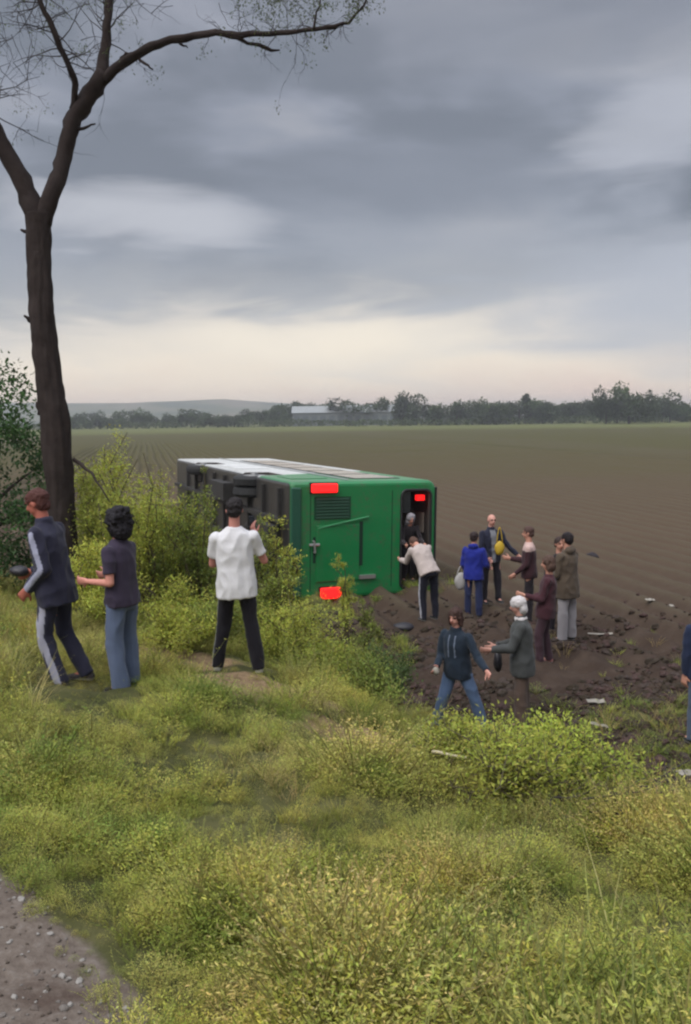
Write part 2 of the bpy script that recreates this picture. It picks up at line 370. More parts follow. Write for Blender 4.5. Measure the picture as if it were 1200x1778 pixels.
# ------------------------------------------------------------------ overturned bus
def make_bus():
    L, W, H = 12.4, 2.52, 3.42
    c0 = ground_at(493, 1048); yaw = R(22)
    root = empty('overturned_bus', (c0.x, c0.y+.05, -.05), yaw)
    root.rotation_euler[1] = R(1.5)
    tag(root, 'green and white bus lying on its side in the field, tail towards the viewer', 'bus')
    T = lambda V: [(z*1.03, y, W/2-x) for x, y, z in V]      # upright coordinates to lying on the right-hand side
    class BB(MB):
        def add(s, V, Fc, col=None): return MB.add(s, T([tuple(v) for v in V]), Fc, col)
    m_paint = bpy.data.materials.new('bus_paint'); m_paint.use_nodes = True; t = m_paint.node_tree; N = NT(t); b = t.nodes['Principled BSDF']
    oc = N.n('ShaderNodeTexCoord').outputs['Object']; sp = N.n('ShaderNodeSeparateXYZ', i_0=oc)
    n1 = N.noise(oc, 1.4, 6, .65); n2 = N.noise(oc, 12, 5, .7)
    g = N.mix(n1, (.004, .175, .048), (.008, .225, .064))
    edge = N.m('ADD', sp.outputs[1], N.m('MULTIPLY', sp.outputs[0], -.45))
    c = N.mix(N.sstep(edge, 2.18, 2.22), g, (.62, .63, .62))
    c = N.mix(N.m('MULTIPLY', N.m('MULTIPLY', N.sstep(n2, .45, .7), N.sstep(n1, .40, .62)), .65), c, (.10, .085, .06))
    low = N.sstep(sp.outputs[0], 1.0, -.1)
    c = N.mix(N.m('MULTIPLY', N.m('MULTIPLY', low, n2), .5), c, (.09, .075, .055))
    c = N.mix(N.m('GREATER_THAN', .125, sp.outputs[0]), c, (.03, .028, .026))
    N.put(b.inputs['Base Color'], c); b.inputs['Roughness'].default_value = .38; b.inputs['Coat Weight'].default_value = .25
    b.inputs['Coat Roughness'].default_value = .2
    bn = N.n('ShaderNodeBump'); bn.inputs['Strength'].default_value = .25; bn.inputs['Distance'].default_value = .09
    N.put(bn.inputs['Height'], N.noise(oc, 1.1, 3, .5)); N.put(b.inputs['Normal'], bn.outputs[0])
    m_in = simple('bus_lining', (.085, .07, .062), .8, vary=.3, bscale=6)
    m_glass = simple('dark_glass', (.02, .025, .028), .08, spec=.8)
    m_trim = simple('black_trim', (.015, .015, .016), .6)
    m_green2 = simple('dark_green_vent', (.004, .05, .022), .55)
    m_seam = simple('panel_seam', (.003, .028, .014), .8)
    m_red = simple('lit_red_lens', (.70, .01, .01), .55, bump=.8, bscale=55, emit=((1, .012, .012), .85))
    m_chrome = simple('worn_chrome', (.55, .55, .55), .35, metal=.8)
    m_white = simple('white_panel', (.62, .62, .61), .5, vary=.15)
    m_seat = simple('seat_fabric', (.09, .035, .03), .9)
    # body: rounded section extruded along y
    def prof(inset, r=.2, n=6):
        x1, z0, z1 = W/2-inset, .10+inset, H-inset
        pts = []
        for cx, cz, a0, rr in ((x1-r, z1-r, 0, r), (-x1+r, z1-r, 90, r), (-x1+.09, z0+.09, 180, .09), (x1-.09, z0+.09, 270, .09)):
            for k in range(n+1):
                a = R(a0+90*k/n); pts.append((cx+rr*math.cos(a), cz+rr*math.sin(a)))
        return pts
    st = [(-.04, .10), (-.03, .055), (.0, .022), (.05, .006), (.12, 0), (L-.25, 0), (L-.08, .03), (L-.01, .10)]
    V = []; Fc = []
    for y, ins in st: V += [(x, y, z) for x, z in prof(ins)]
    n = len(prof(0))
    for i in range(len(st)-1):
        for k in range(n):
            a = i*n+k; c_ = i*n+(k+1) % n; Fc.append((c_, a, a+n, c_+n))
    Fc.append(tuple(range(n))); Fc.append(tuple(reversed(range((len(st)-1)*n, len(st)*n))))
    bb = BB(); bb.add(V, Fc); body = bb.build('bus_body', [m_paint, m_in], root)
    bmx = bmesh.new(); bmx.from_mesh(body.data); bmesh.ops.recalc_face_normals(bmx, faces=bmx.faces); bmx.to_mesh(body.data); bmx.free()
    cutters = []
    def cutter(a, b_, rnd=0):
        q = BB(); q.box(a, b_); o = bpy.data.objects.new('cut', q.mesh('cut', [m_in])); COL.objects.link(o); o.parent = root
        bm2 = bmesh.new(); bm2.from_mesh(o.data)
        if rnd:
            es = [e for e in bm2.edges if abs(e.verts[0].co.y-e.verts[1].co.y) > .1]
            bmesh.ops.bevel(bm2, geom=es, offset=rnd, segments=5, affect='EDGES', profile=.5)
        bmesh.ops.recalc_face_normals(bm2, faces=bm2.faces)
        bm2.to_mesh(o.data); bm2.free(); cutters.append(o)
        md = body.modifiers.new('b', 'BOOLEAN'); md.operation = 'DIFFERENCE'; md.object = o; md.solver = 'EXACT'
        return o
    cutter((-W/2+.07, .05, .95), (W/2-.07, L-.2, H-.07))
    cutter((-1.03, -.5, 2.60), (1.10, .3, 3.26), .12)
    for ya in (3.05, 8.6):
        cutter((-W/2-.1, ya-.62, -.2), (-W/2+.55, ya+.62, .76)); cutter((W/2-.55, ya-.62, -.2), (W/2+.1, ya+.62, .76))
    dg = bpy.context.evaluated_depsgraph_get(); me = bpy.data.meshes.new_from_object(body.evaluated_get(dg), depsgraph=dg)
    body.modifiers.clear(); body.data = me; me.name = 'bus_body'
    for o in cutters: bpy.data.objects.remove(o)
    for p in me.polygons: p.use_smooth = False
    # rubber frame round the open rear window
    fr = BB()
    def rrect(x0, x1, z0, z1, r, y, n=6):
        P = []
        for cx, cz, a0 in ((x1-r, z1-r, 0), (x0+r, z1-r, 90), (x0+r, z0+r, 180), (x1-r, z0+r, 270)):
            for k in range(n+1): a = R(a0+90*k/n); P.append((cx+r*math.cos(a), y, cz+r*math.sin(a)))
        return P
    lp = rrect(-1.05, 1.12, 2.58, 3.28, .13, -.045); lp.append(lp[0]); fr.tube(lp, [.028]*len(lp), 6, cap=False); fr.build('rear_window_frame', m_trim, root, True)
    # shards of the rear pane still in the frame
    for a_, b_ in (((-1.02, -.03, 2.62), (-.55, -.015, 2.80)), ((.45, -.03, 3.1), (1.05, -.015, 3.24))):
        g2 = BB(); g2.box(a_, b_); g2.build('broken_pane', m_glass, root)
    def lamp(x, z, sx, sz, name='tail_light', d=.09):
        hb = BB(); hb.box((x-sx/2-.02, -.06, z-sz/2-.02), (x+sx/2+.02, .0, z+sz/2+.02)); h = hb.build('light_housing', m_trim, root)
        q = BB(); q.box((x-sx/2, -.06-d, z-sz/2), (x+sx/2, -.062, z+sz/2)); o = q.build(name, m_red, h)
        md = o.modifiers.new('b', 'BEVEL'); md.width = .03; md.segments = 3
        return h
    lamp(-1.13, .82, .19, .56); lamp(1.10, .98, .24, .46)
    # high brake lamp inside the rear window
    q = BB(); q.box((-.92, .10, 3.02), (-.80, .2, 3.2)); q.build('high_brake_light', m_red, root)
    for a_, b_ in (((-1.05, -.043, .535), (1.05, -.037, .55)), ((-1.05, -.043, 2.36), (1.05, -.037, 2.375))):
        sm = BB(); sm.box(a_, b_); sm.build('panel_seam', m_seam, root)
    # vent with slats
    vb = BB(); vb.box((-.94, -.052, .62), (-.47, -.036, 1.42)); vent = vb.build('engine_vent', m_green2, root)
    for k in range(7):
        s_ = BB(); xx = -.915+k*.064; s_.add([(xx, -.056, .66), (xx+.035, -.068, .66), (xx+.043, -.068, .66), (xx+.03, -.054, .66), (xx, -.056, 1.38), (xx+.035, -.068, 1.38), (xx+.043, -.068, 1.38), (xx+.03, -.054, 1.38)],
              [(0, 1, 2, 3), (7, 6, 5, 4), (0, 4, 5, 1), (1, 5, 6, 2), (2, 6, 7, 3), (3, 7, 4, 0)]); s_.build('slat', m_green2, vent)
    # engine door: proud panel, gap at its upper side, handle
    db = BB(); db.box((-.34, -.064, .66), (.86, -.038, 1.62)); d_ = db.build('engine_door', m_paint, root)
    md = d_.modifiers.new('b', 'BEVEL'); md.width = .012; md.segments = 2
    for a_, b_ in (((-.40, -.047, 1.625), (.55, -.036, 1.70)), ((-.1, -.047, .60), (.45, -.036, .655))):
        sb = BB(); sb.box(a_, b_); sb.build('door_gap', m_seam, root)
    lb = BB(); lb.tube([(-.28, -.05, .70), (-.37, -.085, 1.1), (-.50, -.07, 1.82)], [.018]*3, 6); lb.build('bent_trim', simple('pale_green_trim', (.06, .28, .12), .4), root)
    hb = BB(); hb.tube([(-.02, -.05, .60), (-.02, -.12, .60), (.22, -.12, .62), (.22, -.05, .62)], [.022]*4, 6); hb.tube([(.05, -.1, .50), (.05, -.1, .72)], [.028]*2, 6); hb.build('door_handle', m_chrome, root)
    pb = BB(); pb.box((.76, -.10, 1.62), (.84, -.04, 1.98)); pb.build('grab_handle', m_chrome, root)
    # bumper, number-plate recess
    bu = BB(); bu.box((-1.15, -.085, .12), (1.15, -.02, .34)); bo = bu.build('rear_bumper', simple('green_bumper', (.012, .085, .05), .55, vary=.2, bscale=20), root)
    md = bo.modifiers.new('b', 'BEVEL'); md.width = .04; md.segments = 3
    # roof edge strip
    rs = BB(); rs.box((-1.1, -.02, H-.03), (1.1, .10, H+.015)); rs.build('roof_edge_strip', m_trim, root)
    # side windows on the side that faces the sky, and the other side
    for sx in (-1, 1):
        x0 = sx*(W/2+.004)
        for k in range(6):
            y0 = .7+k*1.62
            q = BB(); q.box((x0-.006, y0-.04, 1.75), (x0+.006, y0+1.50, 2.86)); f_ = q.build('side_window', m_trim, root)
            q = BB(); q.box((x0-.011, y0+.02, 1.81), (x0+.011, y0+1.44, 2.80)); q.build('pane', m_glass, f_)
    for k in range(3):
        q = BB(); q.box((-W/2-.012, .9+k*1.15 if k < 1 else 4.0+k*1.3, .42), (-W/2-.002, 1.9+k*1.15 if k < 1 else 5.15+k*1.3, 1.25)); q.build('locker_door', m_white if k else m_paint, root)
    rl = BB(); rl.tube([(-W/2-.01, .3, 1.5), (-W/2-.01, L-.4, 1.5)], [.02]*2, 6); rl.build('side_moulding', m_chrome, root)
    q = BB(); q.box((-1.05, L-.02, 1.2), (1.05, L+.01, 2.9)); q.build('windscreen', m_glass, root)
    # mirror arm at the far front
    mr = BB(); mr.tube([(W/2-.05, L-.2, 2.6), (W/2-.2, L+.3, 2.55), (W/2-.2, L+.35, 2.2)], [.025]*3, 6); mr.box((W/2-.32, L+.3, 1.85), (W/2-.1, L+.4, 2.25)); mr.build('wing_mirror', m_trim, root)
    # roof hatches
    for k, yy in enumerate((2.5, 7.5)):
        q = BB(); q.box((-.4, yy, H+.002), (.4, yy+.8, H+.06)); q.build('roof_hatch', m_white, root)
    # underbody
    ub = BB()
    for x in (-.42, .42): ub.box((x-.05, .25, -.02), (x+.05, L-.4, .16))
    for k in range(9): ub.box((-1.1, .5+k*1.2, .02), (1.1, .58+k*1.2, .12))
    ub.box((-.3, .5, -.2), (.35, 1.7, .12)); ub.box((-.95, 4.4, -.2), (-.5, 6.0, .12)); ub.box((.5, 4.2, -.2), (1.0, 5.4, .12))
    ub.build('chassis', M_dkmetal, root)
    ex = BB(); ex.tube([(.7, .1, .15), (.7, 1.4, .12), (.5, 2.2, .1), (.5, 4, .1)], [.05]*4, 8); ex.tube([(.62, 1.0, .1), (.62, 2.0, .1)], [.13]*2, 10); ex.build('exhaust', M_dkmetal, root, True)
    pr = BB(); pr.tube([(0, 3.05, .22), (0, 7.5, .15)], [.05]*2, 8); pr.build('drive_shaft', M_dkmetal, root, True)
    for ya, dual in ((3.05, 1), (8.6, 0)):
        a_ = BB(); a_.tube([(-1.0, ya, .22), (1.0, ya, .22)], [.075]*2, 8)
        if dual:
            a_.tube([(-.18, ya, .22), (0, ya, .22), (.18, ya, .22)], [.1, .24, .1], 12)
        a_.build('axle', M_dkmetal, root, True)
        for sx in (-1, 1):
            wd = .5 if dual else .28
            xo = sx*(W/2-.04); xi = xo-sx*wd
            w_ = BB(); segs = []
            rr = .50; cx = [xi, xi+sx*.03, xi+sx*.1, xo-sx*.1, xo-sx*.03, xo]; rd = [rr-.1, rr-.03, rr, rr, rr-.03, rr-.1]
            if dual:
                mid = (xi+xo)/2; cx = [xi, xi+sx*.03, xi+sx*.07, mid-sx*.04, mid, mid+sx*.04, xo-sx*.07, xo-sx*.03, xo]; rd = [rr-.1, rr-.03, rr, rr-.02, rr-.16, rr-.02, rr, rr-.03, rr-.1]
            w_.tube([(x, ya, .22) for x in cx], rd, 28)
            wo = w_.build('wheel', M_black, root, False)
            rm = BB(); rm.tube([(xo-sx*.02, ya, .22), (xo+sx*.015, ya, .22)], [.27, .25], 20); rm.tube([(xo+sx*.015, ya, .22), (xo+sx*.06, ya, .22)], [.1, .08], 12); rm.build('rim', simple('grey_rim', (.2, .2, .2), .5, metal=.5), wo)
    # cabin seen through the rear window: seat backs, pale ceiling strip, hand rail, luggage racks
    for k in range(5):
        for x in (-.75, .55):
            q = BB(); yy = 1.1+k*1.0
            q.box((x-.42, yy, 1.35), (x+.42, yy+.5, 1.5)); q.box((x-.42, yy, 1.5), (x-.02, yy+.12, 2.2)); q.box((x+.02, yy, 1.5), (x+.42, yy+.12, 2.2)); q.build('passenger_seat', m_seat, root)
    q = BB(); q.box((-.5, .35, H-.13), (-.05, 6, H-.1)); q.build('ceiling_panel', simple('cream_lining', (.42, .36, .3), .6), root)
    q = BB(); q.tube([(.3, .3, 3.0), (.3, 8, 3.0)], [.02]*2, 6); q.build('hand_rail', simple('dull_red_rail', (.25, .05, .04), .5), root)
    q = BB(); q.box((-1.18, .4, 2.75), (-.9, 9, 2.82)); q.box((.9, .4, 2.75), (1.18, 9, 2.82)); q.build('luggage_rack', m_in, root)
    return root
bus = make_bus()

# ------------------------------------------------------------------ people
def nrm(v): v = np.asarray(v, float); return v/np.linalg.norm(v)
def basis(a):
    a = nrm(a); h = np.array((0, 0, 1.)) if abs(a[2]) < .9 else np.array((1., 0, 0))
    u = nrm(np.cross(h, a)); return u, np.cross(a, u), a
def loft(P, rx, ry, xdir, n=16, cap_round=False):
    """closed tube of elliptic rings; xdir = direction of the rx radius"""
    P = [np.asarray(p, float) for p in P]; V = []; Fc = []
    for i, p in enumerate(P):
        a = nrm(P[min(i+1, len(P)-1)]-P[max(i-1, 0)]); u = np.asarray(xdir, float); u = nrm(u-a*np.dot(u, a)); w = np.cross(a, u)
        for k in range(n):
            t = 2*math.pi*k/n; V.append(p+u*math.cos(t)*rx[i]+w*math.sin(t)*ry[i])
    for i in range(len(P)-1):
        for k in range(n):
            A = i*n+k; B = i*n+(k+1) % n; Fc.append((A, B, B+n, A+n))
    Fc.append(tuple(range(n-1, -1, -1))); Fc.append(tuple((len(P)-1)*n+k for k in range(n)))
    return np.array(V), Fc
def capsule(a, b, ra, rb, n=12, flat_b=False):
    a = np.asarray(a, float); b = np.asarray(b, float); u, w, ax = basis(b-a)
    P = []; r = []
    for k in range(4): t = math.pi/2*(1-k/4.0); P.append(a-ax*ra*math.sin(t)); r.append(max(ra*math.cos(t), ra*.08))
    P.append(a); r.append(ra); P.append(b); r.append(rb)
    if not flat_b:
        for k in range(1, 5): t = math.pi/2*k/4.0; P.append(b+ax*rb*math.sin(t)); r.append(max(rb*math.cos(t), rb*.08))
    return loft(P, r, r, u, n)
def ellip(c, r, axes=None, n=16):
    c = np.asarray(c, float); A = np.eye(3) if axes is None else np.array([nrm(x) for x in axes])
    V = []; Fc = []; m = 9
    for i in range(m):
        t = math.pi*(i+.35)/(m-.3)-math.pi/2
        t = -math.pi/2+math.pi*(i/(m-1)); rr = max(math.cos(t), .06)
        for k in range(n):
            p = 2*math.pi*k/n; V.append(c+A[0]*r[0]*rr*math.cos(p)+A[1]*r[1]*rr*math.sin(p)+A[2]*r[2]*math.sin(t))
    for i in range(m-1):
        for k in range(n):
            a_ = i*n+k; b_ = i*n+(k+1) % n; Fc.append((a_, b_, b_+n, a_+n))
    Fc.append(tuple(range(n-1, -1, -1))); Fc.append(tuple((m-1)*n+k for k in range(n)))
    return np.array(V), Fc
PEND = []
def remeshed(prims, voxel, smooth, done):
    """queue a union of closed shapes; `done(mesh)` runs when it is one skin"""
    mb = MB()
    for V, Fc in prims: mb.add(V, Fc)
    o = bpy.data.objects.new('tmp', mb.mesh('tmp')); COL.objects.link(o)
    md = o.modifiers.new('r', 'REMESH'); md.mode = 'VOXEL'; md.voxel_size = voxel
    md2 = o.modifiers.new('s', 'SMOOTH'); md2.iterations = smooth; md2.factor = .5
    PEND.append((o, done))
def flush():
    dg = bpy.context.evaluated_depsgraph_get()
    for o, done in PEND:
        me = bpy.data.meshes.new_from_object(o.evaluated_get(dg), depsgraph=dg); done(me)
    for o, _ in PEND: bpy.data.objects.remove(o)
    PEND.clear()

def finish(name, mat, parent, fold=0.0, colf=None, fscale=9.0, seed=0, holder=None, aniso=(1, 1, 1)):
    def done(me):
        n = len(me.vertices); co = np.empty(n*3); me.vertices.foreach_get('co', co); co = co.reshape(-1, 3)
        if fold:
            no = np.empty(n*3); me.vertex_normals.foreach_get('vector', no) if hasattr(me, 'vertex_normals') else me.vertices.foreach_get('normal', no)
            no = no.reshape(-1, 3)
            q = co*np.array(aniso)*fscale
            s = np.array([abs(mnoise.noise(Vector((a+seed, b, c+seed*1.7)))) for a, b, c in q])
            s2 = np.array([mnoise.noise(Vector((a+seed+9, b, c))) for a, b, c in q*.45])
            co = co+no*((.30-s)*fold*2+s2*fold)[:, None]
            me.vertices.foreach_set('co', co.ravel())
        C = colf(co) if callable(colf) else np.tile(np.asarray(colf, float), (n, 1))
        while me.color_attributes: me.color_attributes.remove(me.color_attributes[0])
        a = me.color_attributes.new('Col', 'FLOAT_COLOR', 'POINT'); a.data.foreach_set('color', np.concatenate([C, np.ones((n, 1))], 1).ravel().astype('f'))
        me.materials.clear(); me.materials.append(mat); me.name = name
        me.polygons.foreach_set('use_smooth', [True]*len(me.polygons)); me.update()
        holder.data = me
    return done
def new_obj(name, parent=None):
    o = bpy.data.objects.new(name, bpy.data.meshes.new(name)); COL.objects.link(o)
    if parent: o.parent = parent
    return o
def hand(w, d, side, H, curl=.5, palm_n=None):
    """palm, four fingers of different lengths and a thumb, from wrist w along d"""
    d = nrm(d); pn = nrm(palm_n if palm_n is not None else np.cross(d, (0, 0, 1.)) + np.array((0, 0, .2))); pn = nrm(pn-d*np.dot(pn, d))
    lat = np.cross(d, pn)*side
    out = [loft([w-d*.01*H, w+d*.012*H, w+d*.05*H, w+d*.056*H], [.014*H, .021*H, .024*H, .02*H], [.011*H, .0115*H, .010*H, .008*H], lat, 12)]
    for i, (o, l) in enumerate(((-.019, .038), (-.0065, .045), (.006, .042), (.018, .033))):
        p = w+d*.05*H+lat*o*H; c = curl*(1+.12*i)
        d1 = nrm(d*math.cos(c*.6)+pn*math.sin(c*.6)); d2 = nrm(d*math.cos(c*1.5)+pn*math.sin(c*1.5))
        q = p+d1*l*.5*H; r = q+d2*l*.5*H
        out += [capsule(p, q, .0062*H, .0056*H, 8), capsule(q, r, .0056*H, .0048*H, 8)]
    p = w+d*.012*H-lat*.016*H; td = nrm(d*.6-lat*.7+pn*.35); q = p+td*.028*H; td2 = nrm(d*.85-lat*.3+pn*.4)
    out += [capsule(p, q, .0085*H, .0065*H, 8), capsule(q, q+td2*.022*H, .0062*H, .0052*H, 8)]
    return out

SKIN = srgb(196, 142, 122)
def person(label, px, H, yaw, spine=(0, .05, 1), neck=None, arms=None, legs=None, top=None, bottom=None, shoes=None, hair=None,
           skin=SKIN, voxel=.012, root_xyz=None, fat=1.0, extra=None):
    """arms = ((upper dir),(fore dir)) for left,right; legs the same. local frame: +x the person's right, +y ahead, +z up"""
    S = nrm(spine); X = np.array((1., 0, 0)); X = nrm(X-S*np.dot(X, S)); Fw = np.cross(S, X)
    if Fw[1] < 0 and S[2] > .2: Fw = -Fw
    Fw = np.cross((X), S)*-1 if np.dot(np.cross(S, X), (0, 1, 0)) > 0 else np.cross(X, S)
    Nk = nrm(neck if neck is not None else S)
    arms = arms or (((-.12, .0, -1), (0, .1, -1)), ((.12, 0, -1), (0, .1, -1)))
    legs = legs or (((-.05, .0, -1), (-.02, 0, -1)), ((.05, .0, -1), (.02, 0, -1)))
    P = np.zeros(3); J = {}
    for i, sd_ in enumerate((-1, 1)):
        hip = P+X*sd_*.052*H-S*.005*H; kn = hip+nrm(legs[i][0])*.243*H; an = kn+nrm(legs[i][1])*.240*H
        J[i] = [hip, kn, an]
    low = min(J[0][2][2], J[1][2][2])-.042*H
    off = np.array((0, 0, -low)); mid = (J[0][2]+J[1][2])/2; off[0] = -mid[0]; off[1] = -mid[1]
    P = P+off
    for i in (0, 1): J[i] = [q+off for q in J[i]]
    waist = P+S*.09*H; chest = P+S*.20*H; nb = P+S*.300*H; shl = P+S*.256*H
    A = {}
    for i, sd_ in enumerate((-1, 1)):
        sh = shl+X*sd_*.103*H; el = sh+nrm(arms[i][0])*.168*H; wr = el+nrm(arms[i][1])*.150*H; A[i] = [sh, el, wr]
    hc = nb+Nk*.105*H; hx = X; hf = nrm(Fw-Nk*np.dot(Fw, Nk))
    if extra and 'look' in extra: hf = nrm(extra['look']); hf = nrm(hf-Nk*np.dot(hf, Nk)); hx = np.cross(hf, Nk)
    h = H
    body = []
    body += [loft([P-S*.045*h, P, waist, chest, P+S*.262*h, nb-S*.003*h], [.06*h, .088*h*fat, .076*h*fat, .088*h*fat, .080*h, .035*h], [.05*h, .06*h*fat, .052*h*fat, .060*h*fat, .045*h, .032*h], X),
             capsule(nb-S*.03*h, hc-Nk*.02*h-hf*.008*h, .033*h, .029*h)]
    for i in (0, 1):
        sh, el, wr = A[i]; hp, kn, an = J[i]
        body += [capsule(sh-S*.008*h, el, .026*h, .022*h), capsule(el, wr, .0225*h, .0145*h)]
        body += [capsule(hp, kn, .05*h, .032*h), capsule(kn, an, .031*h, .02*h), capsule(an, an+np.array((0, .06*h, -.02*h)), .02*h, .016*h)]
        body += hand(wr, arms[i][1] if not (extra and 'hand' in extra and extra['hand'][i] is not None) else extra['hand'][i], -1 if i == 0 else 1, h, curl=.6)
    body += [ellip(hc+Nk*.008*h-hf*.006*h, (.043*h, .053*h, .050*h), (hx, hf, Nk)), ellip(hc-Nk*.022*h+hf*.012*h, (.034*h, .036*h, .040*h), (hx, hf, Nk)),
             capsule(hc+hf*.045*h+Nk*.004*h, hc+hf*.056*h-Nk*.014*h, .006*h, .009*h, 8), ellip(hc-Nk*.055*h+hf*.024*h, (.016*h, .016*h, .011*h), (hx, hf, Nk)),
             ellip(hc+Nk*.016*h+hf*.040*h, (.03*h, .011*h, .007*h), (hx, hf, Nk)), ellip(hc-Nk*.034*h+hf*.042*h, (.014*h, .008*h, .007*h), (hx, hf, Nk))]
    for s_ in (-1, 1): body.append(ellip(hc+hx*s_*.044*h-hf*.004*h-Nk*.006*h, (.005*h, .011*h, .018*h), (hx, hf, Nk), 10))
    if root_xyz is None:
        g = ground_at(*px); root_xyz = (g.x, g.y, g.z-.02)
    base = new_obj('person'); base.location = root_xyz; base.rotation_euler = (0, 0, R(yaw))
    tag(base, label, 'person')
    hcn = hc.copy()
    def bcol(co):
        C = np.tile(np.asarray(skin), (len(co), 1)); q = co-hcn; a, b_, c_ = q@hx, q@hf, q@Nk; fr = (b_ > .03*h)
        def spot(x0, z0, rx, rz): return ((np.abs(a)-x0)/rx)**2+((c_-z0)/rz)**2 < 1
        C[fr & spot(.018*h, .006*h, .010*h, .0055*h)] = (.05, .04, .035)
        C[fr & spot(.018*h, .019*h, .013*h, .004*h)] = np.asarray(hair['col'])*1.1 if hair else (.06, .04, .03)
        C[fr & (((a)/(.015*h))**2+((c_+.034*h)/(.0055*h))**2 < 1)] = np.asarray(skin)*np.array((.85, .5, .5))
        return C
    remeshed(body, voxel*.8, 3, finish('person', M_skin, None, 0, bcol, holder=base))
    # ---- clothes
    def garment(name, prims, spec, mat=M_cloth, vx=voxel, sm=4, fold=.011, fs=8, ani=(1, 1, 1)):
        o = new_obj(name, base)
        remeshed(prims, vx, sm, finish(name, mat, base, fold*h/1.7, spec, fs, seed=len(PEND)*1.37, holder=o, aniso=ani)); return o
    if top:
        k = top.get('bulk', 1.0); hem = top.get('hem', .06)
        pr = [loft([P-S*hem*h, P-S*.01*h, waist, chest, P+S*.244*h, P+S*.268*h, P+S*.290*h, P+S*.306*h], [.110*h*max(k, 1.04), .110*h*max(k, 1.04), .099*h*max(k, 1.03), .104*h*k, .110*h*k, .094*h*k, .060*h, .040*h], [.080*h*max(k, 1.04), .080*h*max(k, 1.04), .070*h*max(k, 1.03), .071*h*k, .061*h*k, .053*h, .042*h, .036*h], X, 20)]
        for i in (0, 1):
            sh, el, wr = A[i]; r0 = (.034 if top.get('sleeve') != 'short' else .033)*h*max(k, 1)
            pr.append(ellip(sh-S*.010*h-X*(1 if i else -1)*.008*h, (.034*h*max(k, 1), .037*h*k, .034*h*k), (X, Fw, S)))
            if top.get('sleeve', 'long') == 'long':
                w2 = wr-nrm(arms[i][1])*.004*h
                pr += [capsule(sh, el, r0, .031*h*k), capsule(el, w2, .031*h*k, .022*h*k, flat_b=True)]
            elif top['sleeve'] == 'short':
                e2 = sh+(el-sh)*.72; pr += [capsule(sh-S*.006*h, e2, r0, .034*h*k, flat_b=True)]
        if top.get('hood'):
            pr += [ellip(nb-Fw*.032*h+S*.006*h, (.062*h, .038*h, .035*h), (X, Fw, S))]
        elif top.get('collar'):
            pr += [loft([nb-S*.012*h, nb+S*.025*h], [.044*h, .040*h], [.042*h, .040*h], X)]
        cf = top['col']
        if top.get('fn'):
            f0 = top['fn']; AA = {i: [q.copy() for q in A[i]] for i in A}; PP = P.copy(); SS = S.copy()
            cf = (lambda co, f0=f0: f0(co, AA, PP, SS, X, Fw, h))
        garment(top.get('name', 'jacket'), pr, cf, ani=(1, 1, .8))
    if bottom:
        k = bottom.get('bulk', 1.0)
        pr = [loft([P-S*.075*h, P-S*.03*h, P+S*.01*h, P+S*.050*h], [.075*h*k, .099*h*min(k, 1.0), .095*h*min(k, 1.0), .080*h*min(k, 1.0)], [.055*h*k, .068*h*min(k, 1.0), .065*h*min(k, 1.0), .055*h*min(k, 1.0)], X, 20)]
        for i in (0, 1):
            hp, kn, an = J[i]; fl = bottom.get('flare', 1.0)
            pr += [capsule(hp, kn, .052*h*min(k, 1.04), .041*h*k), capsule(kn, an-np.array((0, 0, .012*h)), .043*h*k, .034*h*k*fl, flat_b=True)]
        cf = bottom['col']
        if bottom.get('fn'):
            f1 = bottom['fn']; JJ = {i: [q.copy() for q in J[i]] for i in J}
            cf = (lambda co, f1=f1: f1(co, JJ, X, h))
        garment(bottom.get('name', 'trousers'), pr, cf, ani=(1, 1, .6))
    sc_ = shoes or {'col': (.03, .03, .03)}
    for i in (0, 1):
        an = J[i][2]; a0 = an+np.array((0, -.018*h, -.020*h)); b0 = an+np.array((0, .085*h, -.026*h))
        zc = an[2]-.042*h
        def scol(co, zc=zc, c0=sc_['col'], s0=sc_.get('sole', (.35, .34, .33))):
            C = np.tile(np.asarray(c0, float), (len(co), 1)); C[co[:, 2] < zc+.014*h] = s0; return C
        pr = [loft([a0-np.array((0, .014*h, 0)), a0, (a0+b0)/2, b0, b0+np.array((0, .02*h, 0))], [.016*h, .024*h, .025*h, .027*h, .016*h], [.016*h, .024*h, .021*h, .016*h, .011*h], X, 12),
              capsule(an+np.array((0, -.004*h, .0)), an+np.array((0, .0, -.012*h)), .024*h, .024*h)]
        o = new_obj('shoe', base); remeshed(pr, .009, 2, finish('shoe', M_cloth, base, 0, scol, holder=o))
    if hair:
        st = hair.get('style', 'short'); hp_ = []
        if st == 'short': hp_ = [ellip(hc+Nk*.018*h-hf*.012*h, (.049*h, .056*h, .050*h), (hx, hf, Nk)), ellip(hc-Nk*.008*h-hf*.028*h, (.044*h, .034*h, .042*h), (hx, hf, Nk))]
        if st == 'bald': hp_ = [ellip(hc-Nk*.004*h-hf*.026*h, (.046*h, .034*h, .024*h), (hx, hf, Nk))]
        if st == 'bob': hp_ = [ellip(hc+Nk*.016*h-hf*.012*h, (.054*h, .058*h, .054*h), (hx, hf, Nk)), ellip(hc-Nk*.03*h-hf*.026*h, (.056*h, .042*h, .055*h), (hx, hf, Nk)),
                               capsule(hc+hx*.046*h+hf*.0*h, hc+hx*.048*h-Nk*.06*h, .016*h, .014*h), capsule(hc-hx*.046*h, hc-hx*.048*h-Nk*.06*h, .016*h, .014*h)]
